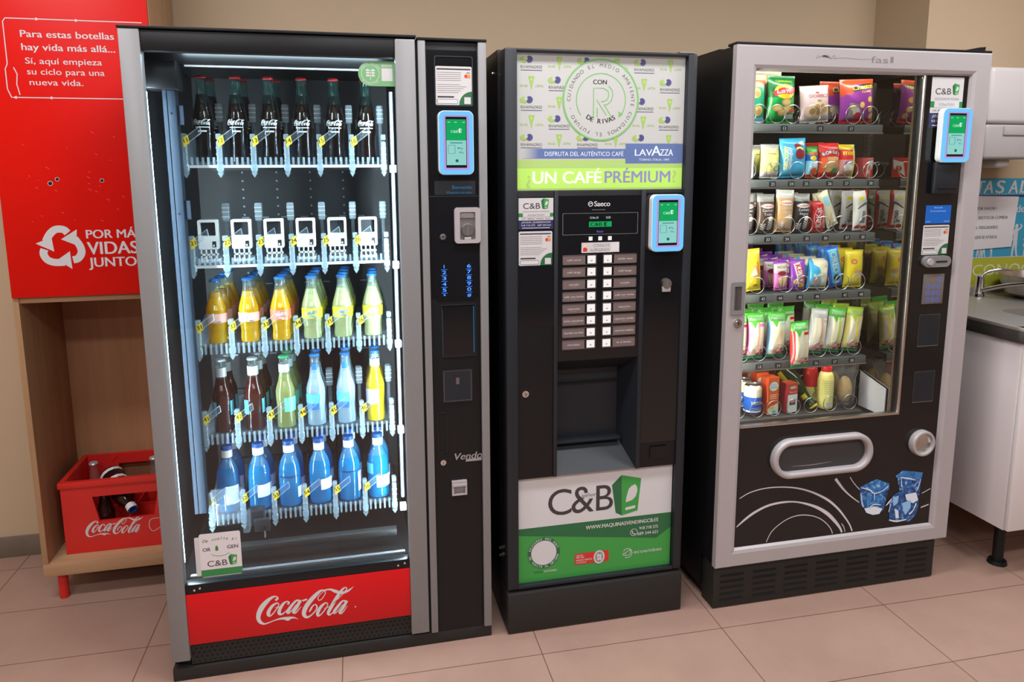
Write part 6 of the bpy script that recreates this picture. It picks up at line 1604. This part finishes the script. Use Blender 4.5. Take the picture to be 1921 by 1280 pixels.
# dispenser
P('dispenser_white', (.60, .56, .555), .3)
dp = thing('towel_dispenser', 'white wall mounted paper towel dispenser above the sink', 'dispenser', (3.045, .385, 1.47))
g = G(); g.box(0, .30, 0, .215, .175, .395, 'dispenser_white', .018, 3); g.build('cover', dp)
P('plastic_grey', (.42, .39, .385), .35)
g = G(); g.box(.004, .296, .006, .215, .035, .174, 'plastic_grey', .014, 3); g.box(.085, .30, -.001, .01, .13, .165, 'plastic_grey', .003); g.build('lower_body', dp)
g = G(); g.box(.115, .185, .05, .13, .0, .040, 'dispenser_white', .012, 3); g.build('outlet', dp)
# poster and note on the wall
WP = .5985
po = thing('wall_poster', 'blue and green waste poster with white lettering on the wall above the sink', 'poster', (3.18, WP, .80))
PX, PZ = 3.18, .80
g = G(0)
g.box(0, .70, 0, .0013, 0, .625, 'poster_blue'); g.y0 = 0
def wx(x): return x-PX
def wz(z): return z-PZ
g.rect(0, 0, .70, wz(1.074), 'poster_green', 1); g.rect(0, wz(1.0745), .70, wz(1.0775), 'white_print', 1.5)
for ch_, xx, ww in (('R', 3.192, .040), ('T', 3.252, .042), ('A', 3.300, .048), ('S', 3.360, .042), ('A', 3.432, .048), ('L', 3.487, .036), ('I', 3.522, .012), ('M', 3.562, .05), ('E', 3.62, .036)):
    g.text(ch_, wx(xx), wz(1.361), .054, 'offwhite', 1, 'c', .03, wd=ww, shear=.12)
for i in range(44): g.disc(.01+.0155*i, wz(1.358), .0028, 'offwhite', 1.5, 6)
g.rect(0, wz(1.342), .70, wz(1.352), 'navy', 1)
g.text('de', wx(3.462), wz(1.275), .032, 'offwhite', 1, 'l', .03)
g.text('CONOCE', wx(3.255), wz(.996), .048, M['cream_ink'] if 'cream_ink' in M else P('cream_ink', (.62, .62, .42), .5), 2, 'l', .0, wd=.36, shear=.05)
def figure(x, z, h, arm=1):
    g.disc(x, z+h*.93, h*.06, 'offwhite', 1.5, 10, rz=h*.07)
    g.stroke([(x, z+h*.86, h*.13), (x-h*.01, z+h*.6, h*.16), (x, z+h*.42, h*.15)], 'offwhite', 1.6, sm=3)
    g.stroke([(x-h*.03, z+h*.45, h*.09), (x-h*.07, z+h*.2, h*.07), (x-h*.08, z, h*.06)], 'offwhite', 1.7, sm=2); g.stroke([(x+h*.03, z+h*.45, h*.09), (x+h*.05, z+h*.2, h*.07), (x+h*.10, z, h*.06)], 'offwhite', 1.8, sm=2)
    g.stroke([(x-h*.05, z+h*.80, h*.06), (x-h*.16, z+h*.62, h*.05), (x-h*.10, z+h*.5, h*.05)], 'offwhite', 1.9, sm=2); g.stroke([(x+h*.05, z+h*.80, h*.06), (x+h*.20*arm, z+h*.92, h*.05), (x+h*.12, z+h*.98, h*.04)], 'offwhite', 2, sm=2)
for x, h, ar in ((3.275, .07, 1), (3.292, .055, -1), (3.306, .08, 1), (3.348, .05, -1), (3.472, .145, 1), (3.53, .08, -1), (3.60, .11, 1)): figure(wx(x), wz(1.078), h, ar)
g.build('sheet', po)
no = thing('paper_note', 'white printed note taped over the poster', 'note', (3.215, WP-.004, 1.10))
g = G(0)
g.T = lambda x, z, l: (x, -.001-.010*max(0, x)/.236*max(0, z)/.245-.0006*l, z)
g.poly([(0, .012), (.232, .022), (.236, .245), (0, .250)], 'paper', 0)
for t_, x, z, wd in (('¡POR FAVOR !', .020, .188, .108), ('RESTOS DE COMIDA', .040, .148, .150), ('AL FREGADERO,', .020, .105, .128), ('PORQUE SE ATASCA.', .002, .062, .146)):
    g.text(t_, x, z, .0125, 'dark_text', 1, 'l', .015, wd=wd, shear=.2)
g.T = None; g.build('sheet', no)
